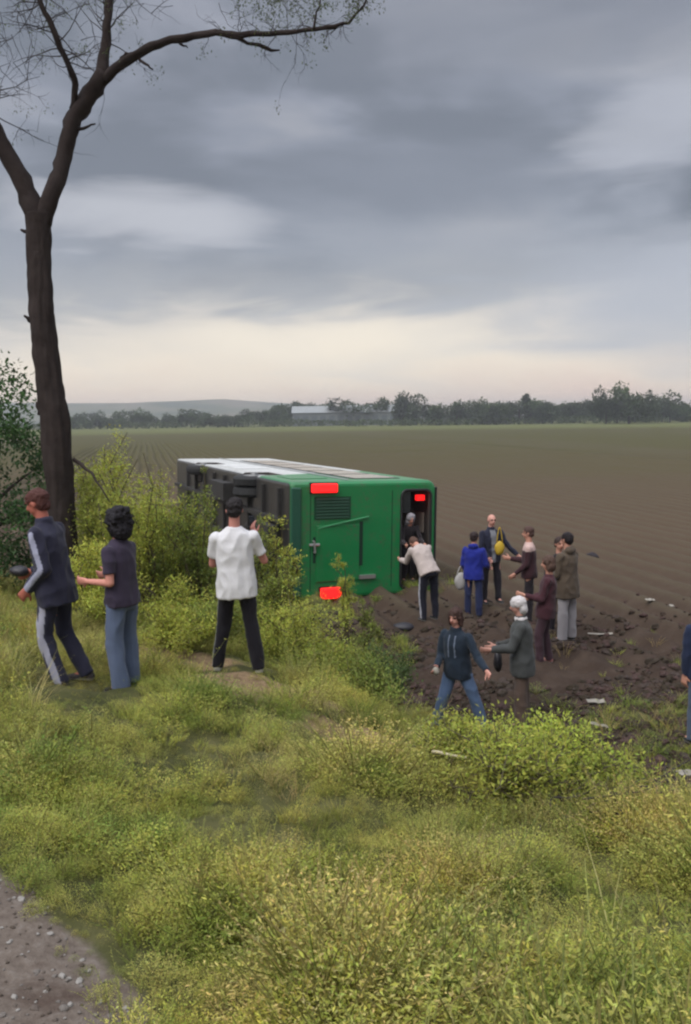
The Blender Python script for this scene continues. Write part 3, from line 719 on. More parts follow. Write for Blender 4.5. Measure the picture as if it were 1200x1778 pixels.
        if st == 'curly':
            hp_ = [ellip(hc+Nk*.012*h-hf*.018*h, (.066*h, .068*h, .066*h), (hx, hf, Nk)), ellip(hc-Nk*.048*h-hf*.028*h, (.072*h, .052*h, .058*h), (hx, hf, Nk))]
            rr = random.Random(5)
            for k_ in range(46):
                t = rr.uniform(0, 6.28); z_ = rr.uniform(-1.35, .95); r_ = math.sqrt(max(.05, 1-min(1, abs(z_)*.75)**2))
                q = hc+Nk*(z_*.066*h)-hf*.022*h+(hx*math.cos(t)+hf*math.sin(t)*.85)*(.066*h*r_)
                if np.dot(q-hc, hf) > .025*h and z_ < .4: continue
                hp_.append(ellip(q, (.016*h,)*3, None, 8))
        if st == 'hood': hp_ = [ellip(hc+Nk*.010*h-hf*.014*h, (.058*h, .060*h, .060*h), (hx, hf, Nk)), ellip(hc-Nk*.05*h-hf*.02*h, (.060*h, .050*h, .045*h), (hx, hf, Nk)), ellip(nb-Fw*.03*h, (.06*h, .035*h, .035*h), (X, Fw, S))]
        if st == 'scarf': hp_ = [ellip(hc+Nk*.018*h-hf*.008*h, (.053*h, .060*h, .050*h), (hx, hf, Nk)), ellip(hc-Nk*.03*h-hf*.03*h, (.05*h, .036*h, .05*h), (hx, hf, Nk)), ellip(nb+S*.0*h, (.052*h, .05*h, .026*h), (X, Fw, S))]
        o = new_obj({'hood': 'hood', 'scarf': 'headscarf'}.get(st, 'hair'), base)
        mm = M_cloth if st in ('hood', 'scarf') else M_hair
        remeshed(hp_, voxel*.8, 2, finish(o.name.split('.')[0], mm, base, .012 if st == 'curly' else .009, hair['col'], 34, seed=px[0]*.1 if px else 1, holder=o))
    yw = R(yaw); Rz = np.array([[math.cos(yw), -math.sin(yw), 0], [math.sin(yw), math.cos(yw), 0], [0, 0, 1]])
    wpt = lambda q: Vector((Rz@np.asarray(q)+np.array(root_xyz)).tolist())
    return dict(obj=base, wr=[wpt(A[i][2]) for i in (0, 1)], sh=[wpt(A[i][0]) for i in (0, 1)], head=wpt(hc), hip=wpt(P), chest=wpt(chest), el=[wpt(A[i][1]) for i in (0, 1)],
                hd=[Vector((Rz@nrm(arms[i][1])).tolist()) for i in (0, 1)], H=H)

def seg_near(co, a, b):
    d = b-a; L = np.linalg.norm(d); t = np.clip((co-a)@d/L**2, -.15, 1.1); q = co-(a+t[:, None]*d); return q, np.linalg.norm(q, axis=1), t
def sleeve_stripe(base, stripe, width=.013, front=None, side_sign=True, zip_col=None, under=None):
    def f(co, A, P, S, X, Fw, h):
        C = np.tile(np.asarray(base, float), (len(co), 1))
        if under is not None:      # open front showing what is worn beneath
            q = co-P; m = (np.abs(q@X) < .020*h+.012*h*np.clip(q@S/(.25*h), 0, 1)) & (q@Fw > .02*h) & (q@S < .30*h); C[m] = under
        if zip_col is not None:
            q = co-P; m = (np.abs(np.abs(q@X)-.026*h) < .0045*h) & (q@Fw > .02*h) & (q@S > .10*h) & (q@S < .27*h); C[m] = zip_col
        if stripe is not None:
            for i, sg in ((0, -1), (1, 1)):
                sh, el, wr = A[i]
                for a, b in ((sh, el), (el, wr)):
                    q, r, t = seg_near(co, a, b); ax = nrm(b-a)
                    out = X*sg; out = out-ax*np.dot(out, ax)
                    out = nrm(out) if np.linalg.norm(out) > .2 else nrm(np.cross(ax, Fw))
                    ci = q@out; w_ = q@np.cross(ax, out)
                    m = (ci > .008*h) & (np.abs(w_) < width*h) & (r < .046*h) & (t > -.08) & (t < 1.02); C[m] = stripe
        return C
    return f
def leg_stripe(base, stripe, width=.012, which=(0, 1)):
    def f(co, J, X, h):
        C = np.tile(np.asarray(base, float), (len(co), 1))
        for i, sg in ((0, -1), (1, 1)):
            if i not in which: continue
            hp, kn, an = J[i]
            for a, b in ((hp+np.array((0, 0, .06*h)), kn), (kn, an)):
                q, r, t = seg_near(co, a, b); ax = nrm(b-a); out = nrm(X*sg-ax*np.dot(X*sg, ax)); w_ = q@np.cross(ax, out)
                m = (q@out > .012*h) & (np.abs(w_) < width*h) & (r < .09*h); C[m] = stripe
        return C
    return f

NAVY = srgb(44, 44, 62); DENIM = srgb(92, 104, 130); BLK = srgb(24, 22, 30); WHITE = (.72, .71, .73)
pp = {}
# foreground, on the bank
pp['track'] = person('man in navy tracksuit with pale side stripes walking left past the tree trunk', (130, 1182), 1.82, 80, spine=(0, .13, 1), neck=(0, .35, 1), voxel=.010,
    arms=(((-.10, -.30, -1), (.15, .75, -.75)), ((.15, .0, -1), (-.3, .85, -.3))), legs=(((-.03, .16, -1), (0, -.34, -1)), ((.03, .0, -1), (0, -.55, -1))),
    top=dict(name='track_jacket', col=NAVY, bulk=1.08, hem=.10, collar=True, fn=sleeve_stripe(NAVY, srgb(160, 162, 184), .014, under=(.6, .6, .62))),
    bottom=dict(name='track_trousers', col=NAVY, bulk=.98, fn=leg_stripe(NAVY, srgb(165, 165, 182), .017)), hair=dict(col=srgb(84, 46, 40)), skin=srgb(176, 104, 88), shoes=dict(col=srgb(60, 55, 58)))
pp['woman'] = person('woman with big dark curly hair, navy t-shirt and blue jeans on the grass', (220, 1196), 1.64, 70, spine=(0, .02, 1), neck=(0, .12, 1), voxel=.010, fat=1.02,
    arms=(((-.12, -.12, -1), (.05, 1, .0)), ((.1, .1, -1), (-.05, 1, -.05))), legs=(((-.06, .06, -1), (0, -.14, -1)), ((.06, .10, -1), (0, -.04, -1))),
    top=dict(name='t_shirt', col=srgb(58, 50, 68), sleeve='short', bulk=1.0, hem=.05), bottom=dict(name='jeans', col=DENIM, bulk=1.14, flare=1.25), hair=dict(col=srgb(22, 18, 26), style='curly'),
    shoes=dict(col=srgb(30, 28, 32)), skin=srgb(205, 140, 125))
pp['white'] = person('man in white t-shirt and black trousers seen from behind, hand at his ear', (414, 1172), 1.80, 4, spine=(-.02, .02, 1), neck=(.05, .14, 1), voxel=.010,
    arms=(((-.16, .30, -1), (.45, .9, .1)), ((.34, .28, -.9), (-.40, .30, 1.1))), legs=(((-.10, .14, -1), (-.20, .0, -1)), ((.09, .0, -1), (.17, -.12, -1))),
    top=dict(name='t_shirt', col=WHITE, sleeve='short', bulk=1.02, hem=.085), bottom=dict(name='trousers', col=BLK, bulk=.98, fn=leg_stripe(BLK, srgb(120, 122, 118), .018, (0,))),
    hair=dict(col=srgb(34, 28, 30)), shoes=dict(col=srgb(150, 148, 140), sole=srgb(20, 18, 20)), skin=srgb(190, 130, 118), extra=dict(hand=(None, (-.25, .25, .95))))
# round the bus tail
pp['rescuer'] = person('person in pale top and striped navy trousers bending towards the bus rear window', (746, 1084), 1.76, 22, spine=(-.10, .62, .85), neck=(0, 1, .1),
    arms=(((-.05, .7, -.9), (0, .8, .0)), ((.1, .7, -.9), (0, .8, .1))), legs=(((-.05, .12, -1), (0, -.12, -1)), ((.08, .05, -1), (0, -.1, -1))),
    top=dict(name='sweater', col=srgb(190, 176, 170), hem=.05, bulk=1.05), bottom=dict(name='track_trousers', col=srgb(28, 28, 42), fn=leg_stripe(srgb(28, 28, 42), srgb(170, 170, 180), .014)), hair=dict(col=srgb(88, 62, 50)))
# blurred onlookers beyond
pp['blue'] = person('person in bright blue jacket and dark jeans, back turned, beside the bald man', (822, 1062), 1.68, -25, spine=(0, .05, 1), neck=(0, .12, 1),
    arms=(((-.15, .0, -1), (.1, .6, -.7)), ((.2, .1, -1), (0, .8, -.3))), top=dict(name='jacket', col=srgb(30, 42, 135), bulk=1.08, hem=.08, hood=True),
    bottom=dict(name='jeans', col=srgb(44, 52, 88)), hair=dict(col=srgb(48, 34, 34)))
pp['bald'] = person('bald man in dark jacket over light shirt, facing the viewer with a yellow bag', (853, 1052), 1.80, 195, spine=(.03, .06, 1), neck=(0, .15, 1),
    arms=(((-.5, .15, -.9), (-.5, .3, -.55)), ((.15, .15, -1), (-.2, .7, -.5))), top=dict(name='jacket', col=srgb(40, 42, 60), bulk=1.05, collar=True, fn=sleeve_stripe(srgb(40, 42, 60), None, under=srgb(130, 132, 140))),
    bottom=dict(name='trousers', col=srgb(46, 42, 50)), legs=(((-.12, .0, -1), (-.05, 0, -1)), ((.10, .0, -1), (.02, 0, -1))), hair=dict(col=srgb(120, 95, 85), style='bald'), skin=srgb(205, 150, 135))
pp['pink'] = person('brown-haired person with a pale pink collar scarf standing behind the maroon top', (918, 1080), 1.76, 75, spine=(0, .02, 1), neck=(0, .1, 1),
    arms=(((-.1, .1, -1), (0, .7, -.6)), ((.1, .3, -1), (0, 1, .1))), top=dict(name='top', col=srgb(62, 36, 42), fn=(lambda co, A, P, S, X, Fw, h: np.where((((co-P)@S) > .225*h)[:, None], np.array(srgb(206, 176, 168)), np.array(srgb(62, 36, 42))))),
    bottom=dict(name='trousers', col=srgb(40, 34, 40)), hair=dict(col=srgb(84, 60, 54)))
pp['maroon'] = person('person in maroon sweater and plum trousers facing the one with the white headscarf', (946, 1148), 1.74, 72, spine=(0, -.10, 1), neck=(0, .15, 1),
    arms=(((-.12, .35, -1), (.1, .9, .15)), ((.1, .3, -1), (0, .9, -.3))), legs=(((-.05, .22, -1), (0, -.06, -1)), ((.05, .05, -1), (0, -.2, -1))),
    top=dict(name='sweater', col=srgb(70, 38, 46), hem=.09, bulk=1.06), bottom=dict(name='trousers', col=srgb(66, 46, 54)), hair=dict(col=srgb(88, 66, 56), style='bob'), shoes=dict(col=srgb(160, 110, 105)))
pp['hidden'] = person('dark-clothed person half hidden behind the olive jacket', (968, 1098), 1.74, 190, arms=(((-.12, .2, -1), (.5, .8, .3)), ((.12, 0, -1), (0, .4, -1))),
    top=dict(name='jacket', col=srgb(34, 28, 32)), bottom=dict(name='trousers', col=srgb(30, 26, 34)), hair=dict(col=srgb(60, 44, 40)), shoes=dict(col=srgb(120, 100, 100)))
pp['olive'] = person('dark-haired person in olive brown hooded coat and pale grey trousers', (984, 1116), 1.84, 40, spine=(0, .03, 1), neck=(0, .1, 1),
    arms=(((-.12, .12, -1), (.4, .8, .05)), ((.12, .15, -1), (-.5, .8, .0))), top=dict(name='coat', col=srgb(86, 74, 62), hem=.12, bulk=1.12, hood=True), bottom=dict(name='trousers', col=srgb(158, 154, 158), bulk=1.08, flare=1.2), hair=dict(col=srgb(30, 22, 26)))
pp['grey'] = person('person in white headscarf, charcoal jacket and brown trousers holding out a hand', (908, 1258), 1.72, 78, spine=(0, .05, 1), neck=(0, .22, 1),
    arms=(((-.15, .45, -1), (.02, 1, -.12)), ((.1, .3, -1), (0, .9, -.3))), legs=(((-.05, .05, -1), (0, -.04, -1)), ((.05, -.02, -1), (0, -.06, -1))),
    top=dict(name='jacket', col=srgb(70, 72, 72), hem=.12, bulk=1.16, collar=True), bottom=dict(name='trousers', col=srgb(94, 78, 70), bulk=1.14, flare=1.3), hair=dict(col=(.62, .58, .58), style='scarf'), skin=srgb(190, 140, 125))
pp['front'] = person('person in dark teal jacket and blue jeans striding left, one arm held out behind', (797, 1270), 1.66, 140, spine=(.0, .06, 1), neck=(0, .15, 1),
    arms=(((-.55, .1, -.80), (-.72, .45, -.35)), ((.15, .15, -1), (-.35, .85, -.35))), legs=(((-.30, -.22, -1), (-.22, -.25, -1)), ((.16, .25, -1), (.30, .10, -1))),
    top=dict(name='jacket', col=srgb(30, 42, 56), hem=.07, bulk=1.06, collar=True, fn=sleeve_stripe(srgb(30, 42, 56), None, zip_col=srgb(120, 130, 150))),
    bottom=dict(name='jeans', col=srgb(84, 104, 136), bulk=1.05, flare=1.15), hair=dict(col=srgb(66, 44, 38), style='bob'), skin=srgb(200, 145, 130), shoes=dict(col=srgb(90, 90, 95)))
pp['edge'] = person('person in navy jacket and jeans cut off by the right edge of the photo', (1216, 1285), 1.78, 20,
    top=dict(name='jacket', col=srgb(34, 44, 70), bulk=1.1, hem=.08), bottom=dict(name='jeans', col=srgb(84, 96, 116)), hair=dict(col=srgb(40, 30, 30)))
# one climbing out of the rear window
ca, sa = math.cos(R(22)), math.sin(R(22))
bx = lambda X_, Y_, Z_: (bus.location.x+X_*ca-Y_*sa, bus.location.y+X_*sa+Y_*ca, Z_)
pp['inside'] = person('grey-haired person in dark clothes stooping in the open rear window of the bus', None, 1.70, 195, spine=(.05, .55, 1), neck=(0, .5, 1), root_xyz=bx(3.0, .28, .10),
    arms=(((-.15, .5, -1), (0, 1, -.3)), ((.15, .5, -1), (0, 1, -.2))), legs=(((-.05, .35, -1), (0, -.35, -1)), ((.05, .4, -1), (0, -.4, -1))),
    top=dict(name='jacket', col=srgb(44, 38, 42)), bottom=dict(name='trousers', col=srgb(36, 30, 36)), hair=dict(col=srgb(150, 146, 152), style='hood'))
flush()

# things people hold or wear
def lump(name, c, r, mat, label, cat, rz=0, seed=0, amp=.25, n=10, flat=False, parent=None):
    mb = MB(); V, Fc = ellip((0, 0, 0), r, None, n)
    V = np.array([v*(1+amp*mnoise.noise(Vector(v)*(1.3/max(r))+Vector((seed, 0, 0)))) for v in V])
    if flat: V[:, 2] = np.maximum(V[:, 2], -r[2]*.6)
    mb.add(V, Fc); o = mb.build(name, mat, None, True, loc=c); o.rotation_euler[2] = rz
    if label: tag(o, label, cat)
    return o
m_yel = simple('yellow_nylon', (.50, .33, .02), .6, bump=.4); m_dk = simple('dark_leather', (.02, .018, .024), .5, bump=.3)
m_pale = simple('pale_canvas', (.45, .43, .42), .8, bump=.4); m_scr = simple('phone_glass', (.01, .01, .012), .15)
m_paper = simple('dirty_white_scrap', (.27, .245, .21), .8, bump=.4, vary=.5, bscale=30)
def bag(name, c, w, d_, h_, mat, label, hang, rz=0):
    root = empty(name, (c.x, c.y, c.z-h_), rz); tag(root, label, 'bag')
    mb = MB(); V, Fc = ellip((0, 0, h_*.5), (w/2, d_/2, h_*.52), None, 14)
    V[:, 2] = np.maximum(V[:, 2], 0.0); V = np.array([v+np.array((1, 1, .4))*.02*mnoise.noise(Vector(v)*9) for v in V])
    mb.add(V, Fc); mb.build('pouch', mat, root, True)
    s = MB(); n = 12; s.tube([(-w*.3+w*.6*k/n, 0, h_*.9+hang*math.sin(math.pi*k/n)) for k in range(n+1)], [.010]*(n+1), 6); s.build('strap', mat, root, True)
q = pp['bald']; bag('yellow_bag', q['hip']+Vector((.13, -.20, .32)), (.20), .11, .27, m_yel, 'yellow bag slung at the side of the bald man', .30, R(10))
q = pp['grey']; bag('handbag', q['wr'][1]+Vector((0.02, -.06, -.02)), .22, .12, .30, m_dk, 'black handbag hanging in front of the charcoal jacket', .12, R(80))
q = pp['blue']; bag('tote_bag', q['wr'][0]+Vector((-.12, -.05, 0)), .26, .12, .34, m_pale, 'pale bag hanging beside the blue jacket', .16)
def phone(P, d, label):
    mb = MB(); mb.box((-.038, -.005, -.075), (.038, .005, .075)); o = mb.build('mobile_phone', m_scr, None, loc=P)
    o.rotation_mode = 'QUATERNION'; o.rotation_quaternion = Vector(d).to_track_quat('Z', 'Y'); md = o.modifiers.new('b', 'BEVEL'); md.width = .006; md.segments = 2
    tag(o, label, 'phone')
q = pp['white']; phone(q['wr'][1]+Vector((-.03, .09, .12)), (-.2, .2, 1), 'black phone at the ear of the man in the white t-shirt')
q = pp['track']; lump('cap', q['wr'][1]+q['hd'][1]*.10+Vector((0, -.03, .05)), (.09, .07, .05), m_dk, 'black cap held in front of the navy tracksuit', 'cap')
q = pp['front']; lump('crumpled_tissue', q['wr'][1]+q['hd'][1]*.07+Vector((0, -.03, 0)), (.045, .04, .05), m_paper, 'white tissue in the hand of the one in the teal jacket', 'tissue')

# ------------------------------------------------------------------ vegetation meshes
def leaf_quads(mb, P, D, L, W_, col, fold=.18, flat=.75):
    """two-quad folded leaves: P,D arrays"""
    n = len(P); D = D/np.linalg.norm(D, axis=1)[:, None]
    rnd = rng.normal(size=(n, 3))*(1-flat)+np.array((0, 0, 1.))*flat*1.2; S = np.cross(D, rnd); S /= np.linalg.norm(S, axis=1)[:, None]+1e-9
    U = np.cross(S, D); L = np.broadcast_to(L, (n,))[:, None]; W_ = np.broadcast_to(W_, (n,))[:, None]
    a = P; m1 = P+D*L*.45+S*W_*.5+U*W_*fold; m2 = P+D*L*.45-S*W_*.5+U*W_*fold; t = P+D*L; 
    V = np.stack([a, m1, t, m2], 1).reshape(-1, 3)
    Fc = [(4*i, 4*i+1, 4*i+2) for i in range(n)]+[(4*i, 4*i+2, 4*i+3) for i in range(n)]
    C = np.repeat(col if np.ndim(col) == 2 else np.tile(col, (n, 1)), 4, 0)
    mb.add(V, Fc, C)
def jit(c, n, a=.25):
    c = np.asarray(c, float); k = 1+rng.uniform(-a, a, (n, 1)); h = 1+rng.uniform(-a*.4, a*.4, (n, 3)); return np.clip(c*k*h, 0, 1)
G1 = (.235, .250, .058); G2 = (.170, .200, .048); G3 = (.300, .285, .085); DRY = (.33, .25, .12); DKG = (.065, .095, .028)
def grass_tuft(n, h, spread, col, w=.006, lean=.5):
    mb = MB()
    for i in range(n):
        a = rng.uniform(0, 6.283); r = spread*math.sqrt(rng.uniform()); b = np.array((r*math.cos(a), r*math.sin(a), -.02))
        hh = h*rng.uniform(.5, 1.1); dr = np.array((math.cos(a+rng.normal(0, .6)), math.sin(a+rng.normal(0, .6)), 0)); ln = lean*rng.uniform(.3, 1.3)
        s = np.array((-dr[1], dr[0], 0)); V = []; k = 4
        for j in range(k):
            t = j/(k-1); p = b+np.array((0, 0, 1))*hh*(t-.25*ln*t*t)+dr*hh*ln*t*t; ww = w*(1-t*.85)
            V += [p-s*ww, p+s*ww]
        Fc = [(2*j, 2*j+1, 2*j+3, 2*j+2) for j in range(k-1)]
        mb.add(V, Fc, jit(col, 1)[0])
    return mb
def leafy_weed(ns, h, spread, col, ll=.035, per=16, stemc=(.19, .20, .065), lean=.4, upb=.5):
    mb = MB()
    for i in range(ns):
        a = rng.uniform(0, 6.283); r = spread*math.sqrt(rng.uniform())*.5; b = np.array((r*math.cos(a), r*math.sin(a), -.02)); hh = h*rng.uniform(.6, 1.1)
        dr = np.array((math.cos(a), math.sin(a), 0))*lean*rng.uniform(.2, 1.2)
        T = np.linspace(0, 1, 4); P = [b+np.array((0, 0, hh*t))+dr*hh*t*t for t in T]
        mb.tube(P, [.0028, .0024, .002, .001], 3, cap=False, col=stemc)
        t = rng.uniform(.12, 1, per); Q = b+np.outer(t, (0, 0, hh))+np.outer(t*t, dr*hh)
        D = rng.normal(size=(per, 3)); D[:, 2] = np.abs(D[:, 2])*upb+.1
        leaf_quads(mb, Q, D, ll*rng.uniform(.6, 1.4, per), ll*.36*rng.uniform(.7, 1.3, per), jit(col, per, .22))
    return mb
PROTO = bpy.data.collections.new('plant_prototypes')
def proto(lst):
    c = bpy.data.collections.new('plant_prototypes')
    for i, mb in enumerate(lst):
        o = bpy.data.objects.new('plant_%02d' % i, mb.mesh('plant_%02d' % i, [M_leaf])); c.objects.link(o)
    return c
def scatter(name, pts, idx, scl, coll, label, cat):
    me = bpy.data.meshes.new(name); me.from_pydata([tuple(p) for p in pts], [], [])
    n = len(pts)
    for nm, ty, dat in (('idx', 'INT', idx), ('scl', 'FLOAT', scl), ('rot', 'FLOAT', rng.uniform(0, 6.283, n)), ('tlt', 'FLOAT', rng.normal(0, .16, n))):
        a = me.attributes.new(nm, ty, 'POINT'); a.data.foreach_set('value', np.asarray(dat))
    o = bpy.data.objects.new(name, me); COL.objects.link(o)
    ng = bpy.data.node_groups.new(name, 'GeometryNodeTree')
    ng.interface.new_socket('Geometry', in_out='INPUT', socket_type='NodeSocketGeometry'); ng.interface.new_socket('Geometry', in_out='OUTPUT', socket_type='NodeSocketGeometry')
    N = NT(ng); i_ = N.n('NodeGroupInput'); o_ = N.n('NodeGroupOutput')
    ci = N.n('GeometryNodeCollectionInfo'); ci.inputs['Collection'].default_value = coll; ci.inputs['Separate Children'].default_value = True; ci.inputs['Reset Children'].default_value = True
    def att(nm, ty):
        nd = N.n('GeometryNodeInputNamedAttribute', data_type=ty); nd.inputs['Name'].default_value = nm; return nd.outputs[0]
    iop = N.n('GeometryNodeInstanceOnPoints'); N.put(iop.inputs['Points'], i_.outputs[0]); N.put(iop.inputs['Instance'], ci.outputs[0]); iop.inputs['Pick Instance'].default_value = True
    N.put(iop.inputs['Instance Index'], att('idx', 'INT')); cx = N.n('ShaderNodeCombineXYZ'); N.put(cx.inputs[0], att('tlt', 'FLOAT')); N.put(cx.inputs[2], att('rot', 'FLOAT'))
    N.put(iop.inputs['Rotation'], cx.outputs[0]); N.put(iop.inputs['Scale'], att('scl', 'FLOAT')); N.put(o_.inputs[0], iop.outputs[0])
    md = o.modifiers.new('scatter', 'NODES'); md.node_group = ng
    tag(o, label, cat, kind='stuff'); return o
def dome(n, r, h, col, ll):
    mb = MB(); a = rng.uniform(0, 6.283, n); q = np.sqrt(rng.uniform(0, 1, n)); rr = r*q*rng.uniform(.8, 1.15, n); z = h*np.sqrt(np.maximum(1-q*q, 0))*rng.uniform(.35, 1.1, n)
    P = np.stack([rr*np.cos(a), rr*np.sin(a), z], 1)+rng.normal(0, .01, (n, 3)); D = np.stack([np.cos(a), np.sin(a), rng.uniform(-.2, .7, n)], 1)+rng.normal(0, .7, (n, 3))*np.array((1, 1, .4))
    leaf_quads(mb, P, D, ll*rng.uniform(.5, 1.5, n), ll*.38*rng.uniform(.7, 1.3, n), jit(col, n, .25))
    for i in range(10):
        t = rng.uniform(0, 6.283); e = np.array((math.cos(t)*r*.7, math.sin(t)*r*.7, h*rng.uniform(.5, 1.3))); mb.tube([(0, 0, -.02), e*.6, e], [.003, .002, .001], 3, cap=False, col=(.2, .18, .07))
    return mb
G4 = (.33, .33, .075)
weeds = proto([grass_tuft(60, .22, .14, G1, .004, .9), grass_tuft(70, .25, .16, G3, .0035, .9), grass_tuft(50, .24, .12, DRY, .0035, .9), grass_tuft(60, .18, .14, G2, .004, .9),
               leafy_weed(14, .24, .24, G1, .022, 26, lean=.7), leafy_weed(14, .28, .26, G3, .019, 30, lean=.8), leafy_weed(12, .20, .24, G2, .026, 24, lean=.7), leafy_weed(14, .30, .24, G1, .014, 36, lean=.8),
               leafy_weed(10, .26, .26, (.12, .16, .045), .028, 22, lean=.6), leafy_weed(18, .28, .26, G3, .012, 40, lean=.9), leafy_weed(9, .28, .26, (.36, .30, .15), .013, 28, (.24, .18, .08), lean=.9),
               dome(420, .20, .22, G3, .017), dome(420, .24, .20, G4, .016), dome(380, .18, .17, G1, .019), dome(420, .26, .26, (.36, .31, .12), .013), dome(360, .20, .20, (.16, .21, .05), .021)])
def scatter_weeds():
    P = []; I = []; Sx = []
    n = 0
    X = rng.uniform(-8, 6.5, 60000); Y = 1.5+rng.uniform(0, 1, 60000)**1.35*15
    d = crest_d(X, Y); p = path_d(X, Y); nz = fbm(X*1.3, Y*1.3, 41)
    inview = np.abs(X) < Y*.50+1.0
    keep = inview & (p < -.02-.25*(nz-.5)) & (d < 2.6+1.2*(nz-.5))
    bare = np.zeros_like(X)
    for (cx, cy, rx, ry) in ((-2.0, 8.7, 1.3, .45), (-.75, 7.8, .8, .5), (.3, 6.95, .95, .42), (.75, 6.35, .65, .4)):
        bare = np.maximum(bare, np.clip(1.45-np.hypot((X-cx)/rx, (Y-cy)/ry)+(nz-.5)*.5, 0, 1))
    keep &= rng.uniform(0, 1, len(X)) > bare*.93
    gap = fbm(X*2.6+3, Y*2.6, 44, 3)
    keep &= rng.uniform(0, 1, len(X)) < np.interp(Y, [1.5, 4, 8, 16], [.62, .42, .38, .3])
    X, Y, d, nz = X[keep], Y[keep], d[keep], nz[keep]; p = p[keep]; gap = gap[keep]
    Z = terrain(X, Y)
    t = fbm(X*.7+5, Y*.7, 51); u = rng.uniform(0, 1, len(X)); idx = np.empty(len(X), int)
    for i in range(len(X)):
        if t[i] < .42: ch = (0, 15, 4, 13, 13, 12, 11)
        elif t[i] < .56: ch = (11, 12, 7, 9, 11, 12, 13)
        else: ch = (14, 12, 9, 10, 12, 14, 11)
        idx[i] = ch[int(u[i]*7)]
    s = rng.uniform(.55, 1.15, len(X))*np.interp(fbm(X*.9, Y*.9+7, 61), [.34, .66], [.45, 1.65])
    s *= np.interp(p, [-.7, -.05], [1, .45])*np.interp(gap, [.34, .46], [.38, 1])*np.where(X > -.2, np.interp(d, [-1.0, -.2], [1, .62]), 1)
    s *= np.interp(Y, [2, 6, 8, 14], [1.0, .95, .8, 1.0])
    # standing room round the people on the bank
    for q in ('track', 'woman', 'white'):
        l = pp[q]['obj'].location; s *= np.interp(np.hypot(X-l.x, Y-l.y+.2), [.2, .8], [.42, 1])
    scatter('undergrowth', np.stack([X, Y, Z], 1), idx, s, weeds, 'knee-high yellow green weeds and grasses covering the bank', 'weeds')
    m = rng.uniform(0, 1, len(X)) < np.interp(fbm(X*.8+2, Y*.8, 77), [.45, .62], [0, .10]); m &= (Y > 2.3) & (p < -.5)
    for q in ('track', 'woman', 'white', 'front', 'grey'):
        l = pp[q]['obj'].location; m &= np.hypot((X-l.x*Y/l.y), 0) > .35
    tall = proto([leafy_weed(7, .55, .22, G4, .024, 34, lean=.55), leafy_weed(6, .60, .20, (.30, .27, .12), .014, 46, (.26, .22, .10), lean=.5), leafy_weed(8, .50, .26, G1, .030, 30, lean=.8), grass_tuft(26, .48, .10, (.36, .32, .14), .003, .8), leafy_weed(7, .5, .24, (.15, .19, .05), .034, 26, lean=.8)])
    scatter('tall_weeds', np.stack([X[m], Y[m], Z[m]], 1), rng.integers(0, 5, int(m.sum())), rng.uniform(.6, 1.05, int(m.sum())), tall, 'taller leafy stalks standing out of the knee-high weeds', 'weeds')
scatter_weeds()
# stragglers on the field
def scatter_field():
    P = []; 
    for (cx, cy, r, n) in ((4.1, 9.6, 1.3, 190), (1.6, 19.0, 1.2, 90), (2.4, 10.4, 1.0, 45), (-3.0, 17, 3.2, 500), (5, 12, 2.5, 40), (0.2, 13.4, 1.0, 120)):
        a = rng.uniform(0, 6.283, n); rr = r*np.sqrt(rng.uniform(0, 1, n)); P.append(np.stack([cx+rr*np.cos(a), cy+rr*np.sin(a)], 1))
    P = np.concatenate(P); Z = terrain(P[:, 0], P[:, 1])
    scatter('field_weeds', np.column_stack([P, Z]), rng.choice([0, 3, 4, 13, 15, 10], len(P)), rng.uniform(.35, .9, len(P)), weeds, 'low weeds growing through the ploughed soil near the bank', 'weeds')
scatter_field()
# clods on the disturbed soil
def clods():
    mb_l = []
    for k in range(5):
        mb = MB(); V, Fc = ellip((0, 0, 0), (.05, .04, .03), None, 7); V = np.array([v*(1+.7*mnoise.noise(Vector(v)*30+Vector((k*5, 0, 0)))) for v in V]); mb.add(V, Fc, jit((.055, .038, .029), 1, .3)[0]); mb_l.append(mb)
    c = bpy.data.collections.new('clods'); mm = vcol_mat('earth', rough=.95, bump=.8, bscale=60)
    for i, mb in enumerate(mb_l): c.objects.link(bpy.data.objects.new('clod_%d' % i, mb.mesh('clod_%d' % i, [mm])))
    X = rng.uniform(-2, 9, 36000); Y = 7+rng.uniform(0, 1, 36000)**1.3*10; d = crest_d(X, Y)
    k = (d > 2.0) & (np.abs(X) < Y*.48+.6) & (fbm(X*.8, Y*.8, 71) > .40+.03*rng.normal(size=len(X))) & (rng.uniform(0, 1, len(X)) < np.interp(np.hypot(X, Y), [11, 16], [1, .08])); X, Y = X[k][:9000], Y[k][:9000]
    s = rng.gamma(2.0, .5, len(X))*.9+.3
    scatter('soil_clods', np.stack([X, Y, terrain(X, Y)+.005], 1), rng.integers(0, 5, len(X)), np.minimum(s*.7, 1.7), c, 'brown clods of turned soil at the field edge', 'soil')
clods()
# grit on the path
def grit():
    c = bpy.data.collections.new('grit'); mm = vcol_mat('grit_stone', rough=.9, bump=.4)
    for k in range(4):
        mb = MB(); V, Fc = ellip((0, 0, 0), (.012, .010, .007), None, 6); V = np.array([v*(1+.5*mnoise.noise(Vector(v)*120+Vector((k*5, 0, 0)))) for v in V]); mb.add(V, Fc, ((.17, .15, .135), (.13, .105, .09), (.30, .28, .26), (.09, .07, .055))[k])
        c.objects.link(bpy.data.objects.new('grit_%d' % k, mb.mesh('grit_%d' % k, [mm])))
    X = rng.uniform(-3.2, -.2, 14000); Y = rng.uniform(1.6, 5.5, 14000); p = path_d(X, Y)
    k = (p > -.12) & (rng.uniform(0, 1, len(X)) < .35); X, Y = X[k], Y[k]
    scatter('path_grit', np.stack([X, Y, terrain(X, Y)+.002], 1), rng.integers(0, 4, len(X)), rng.gamma(2, .22, len(X))+.2, c, 'small stones and grit strewn on the dirt path', 'gravel')
grit()

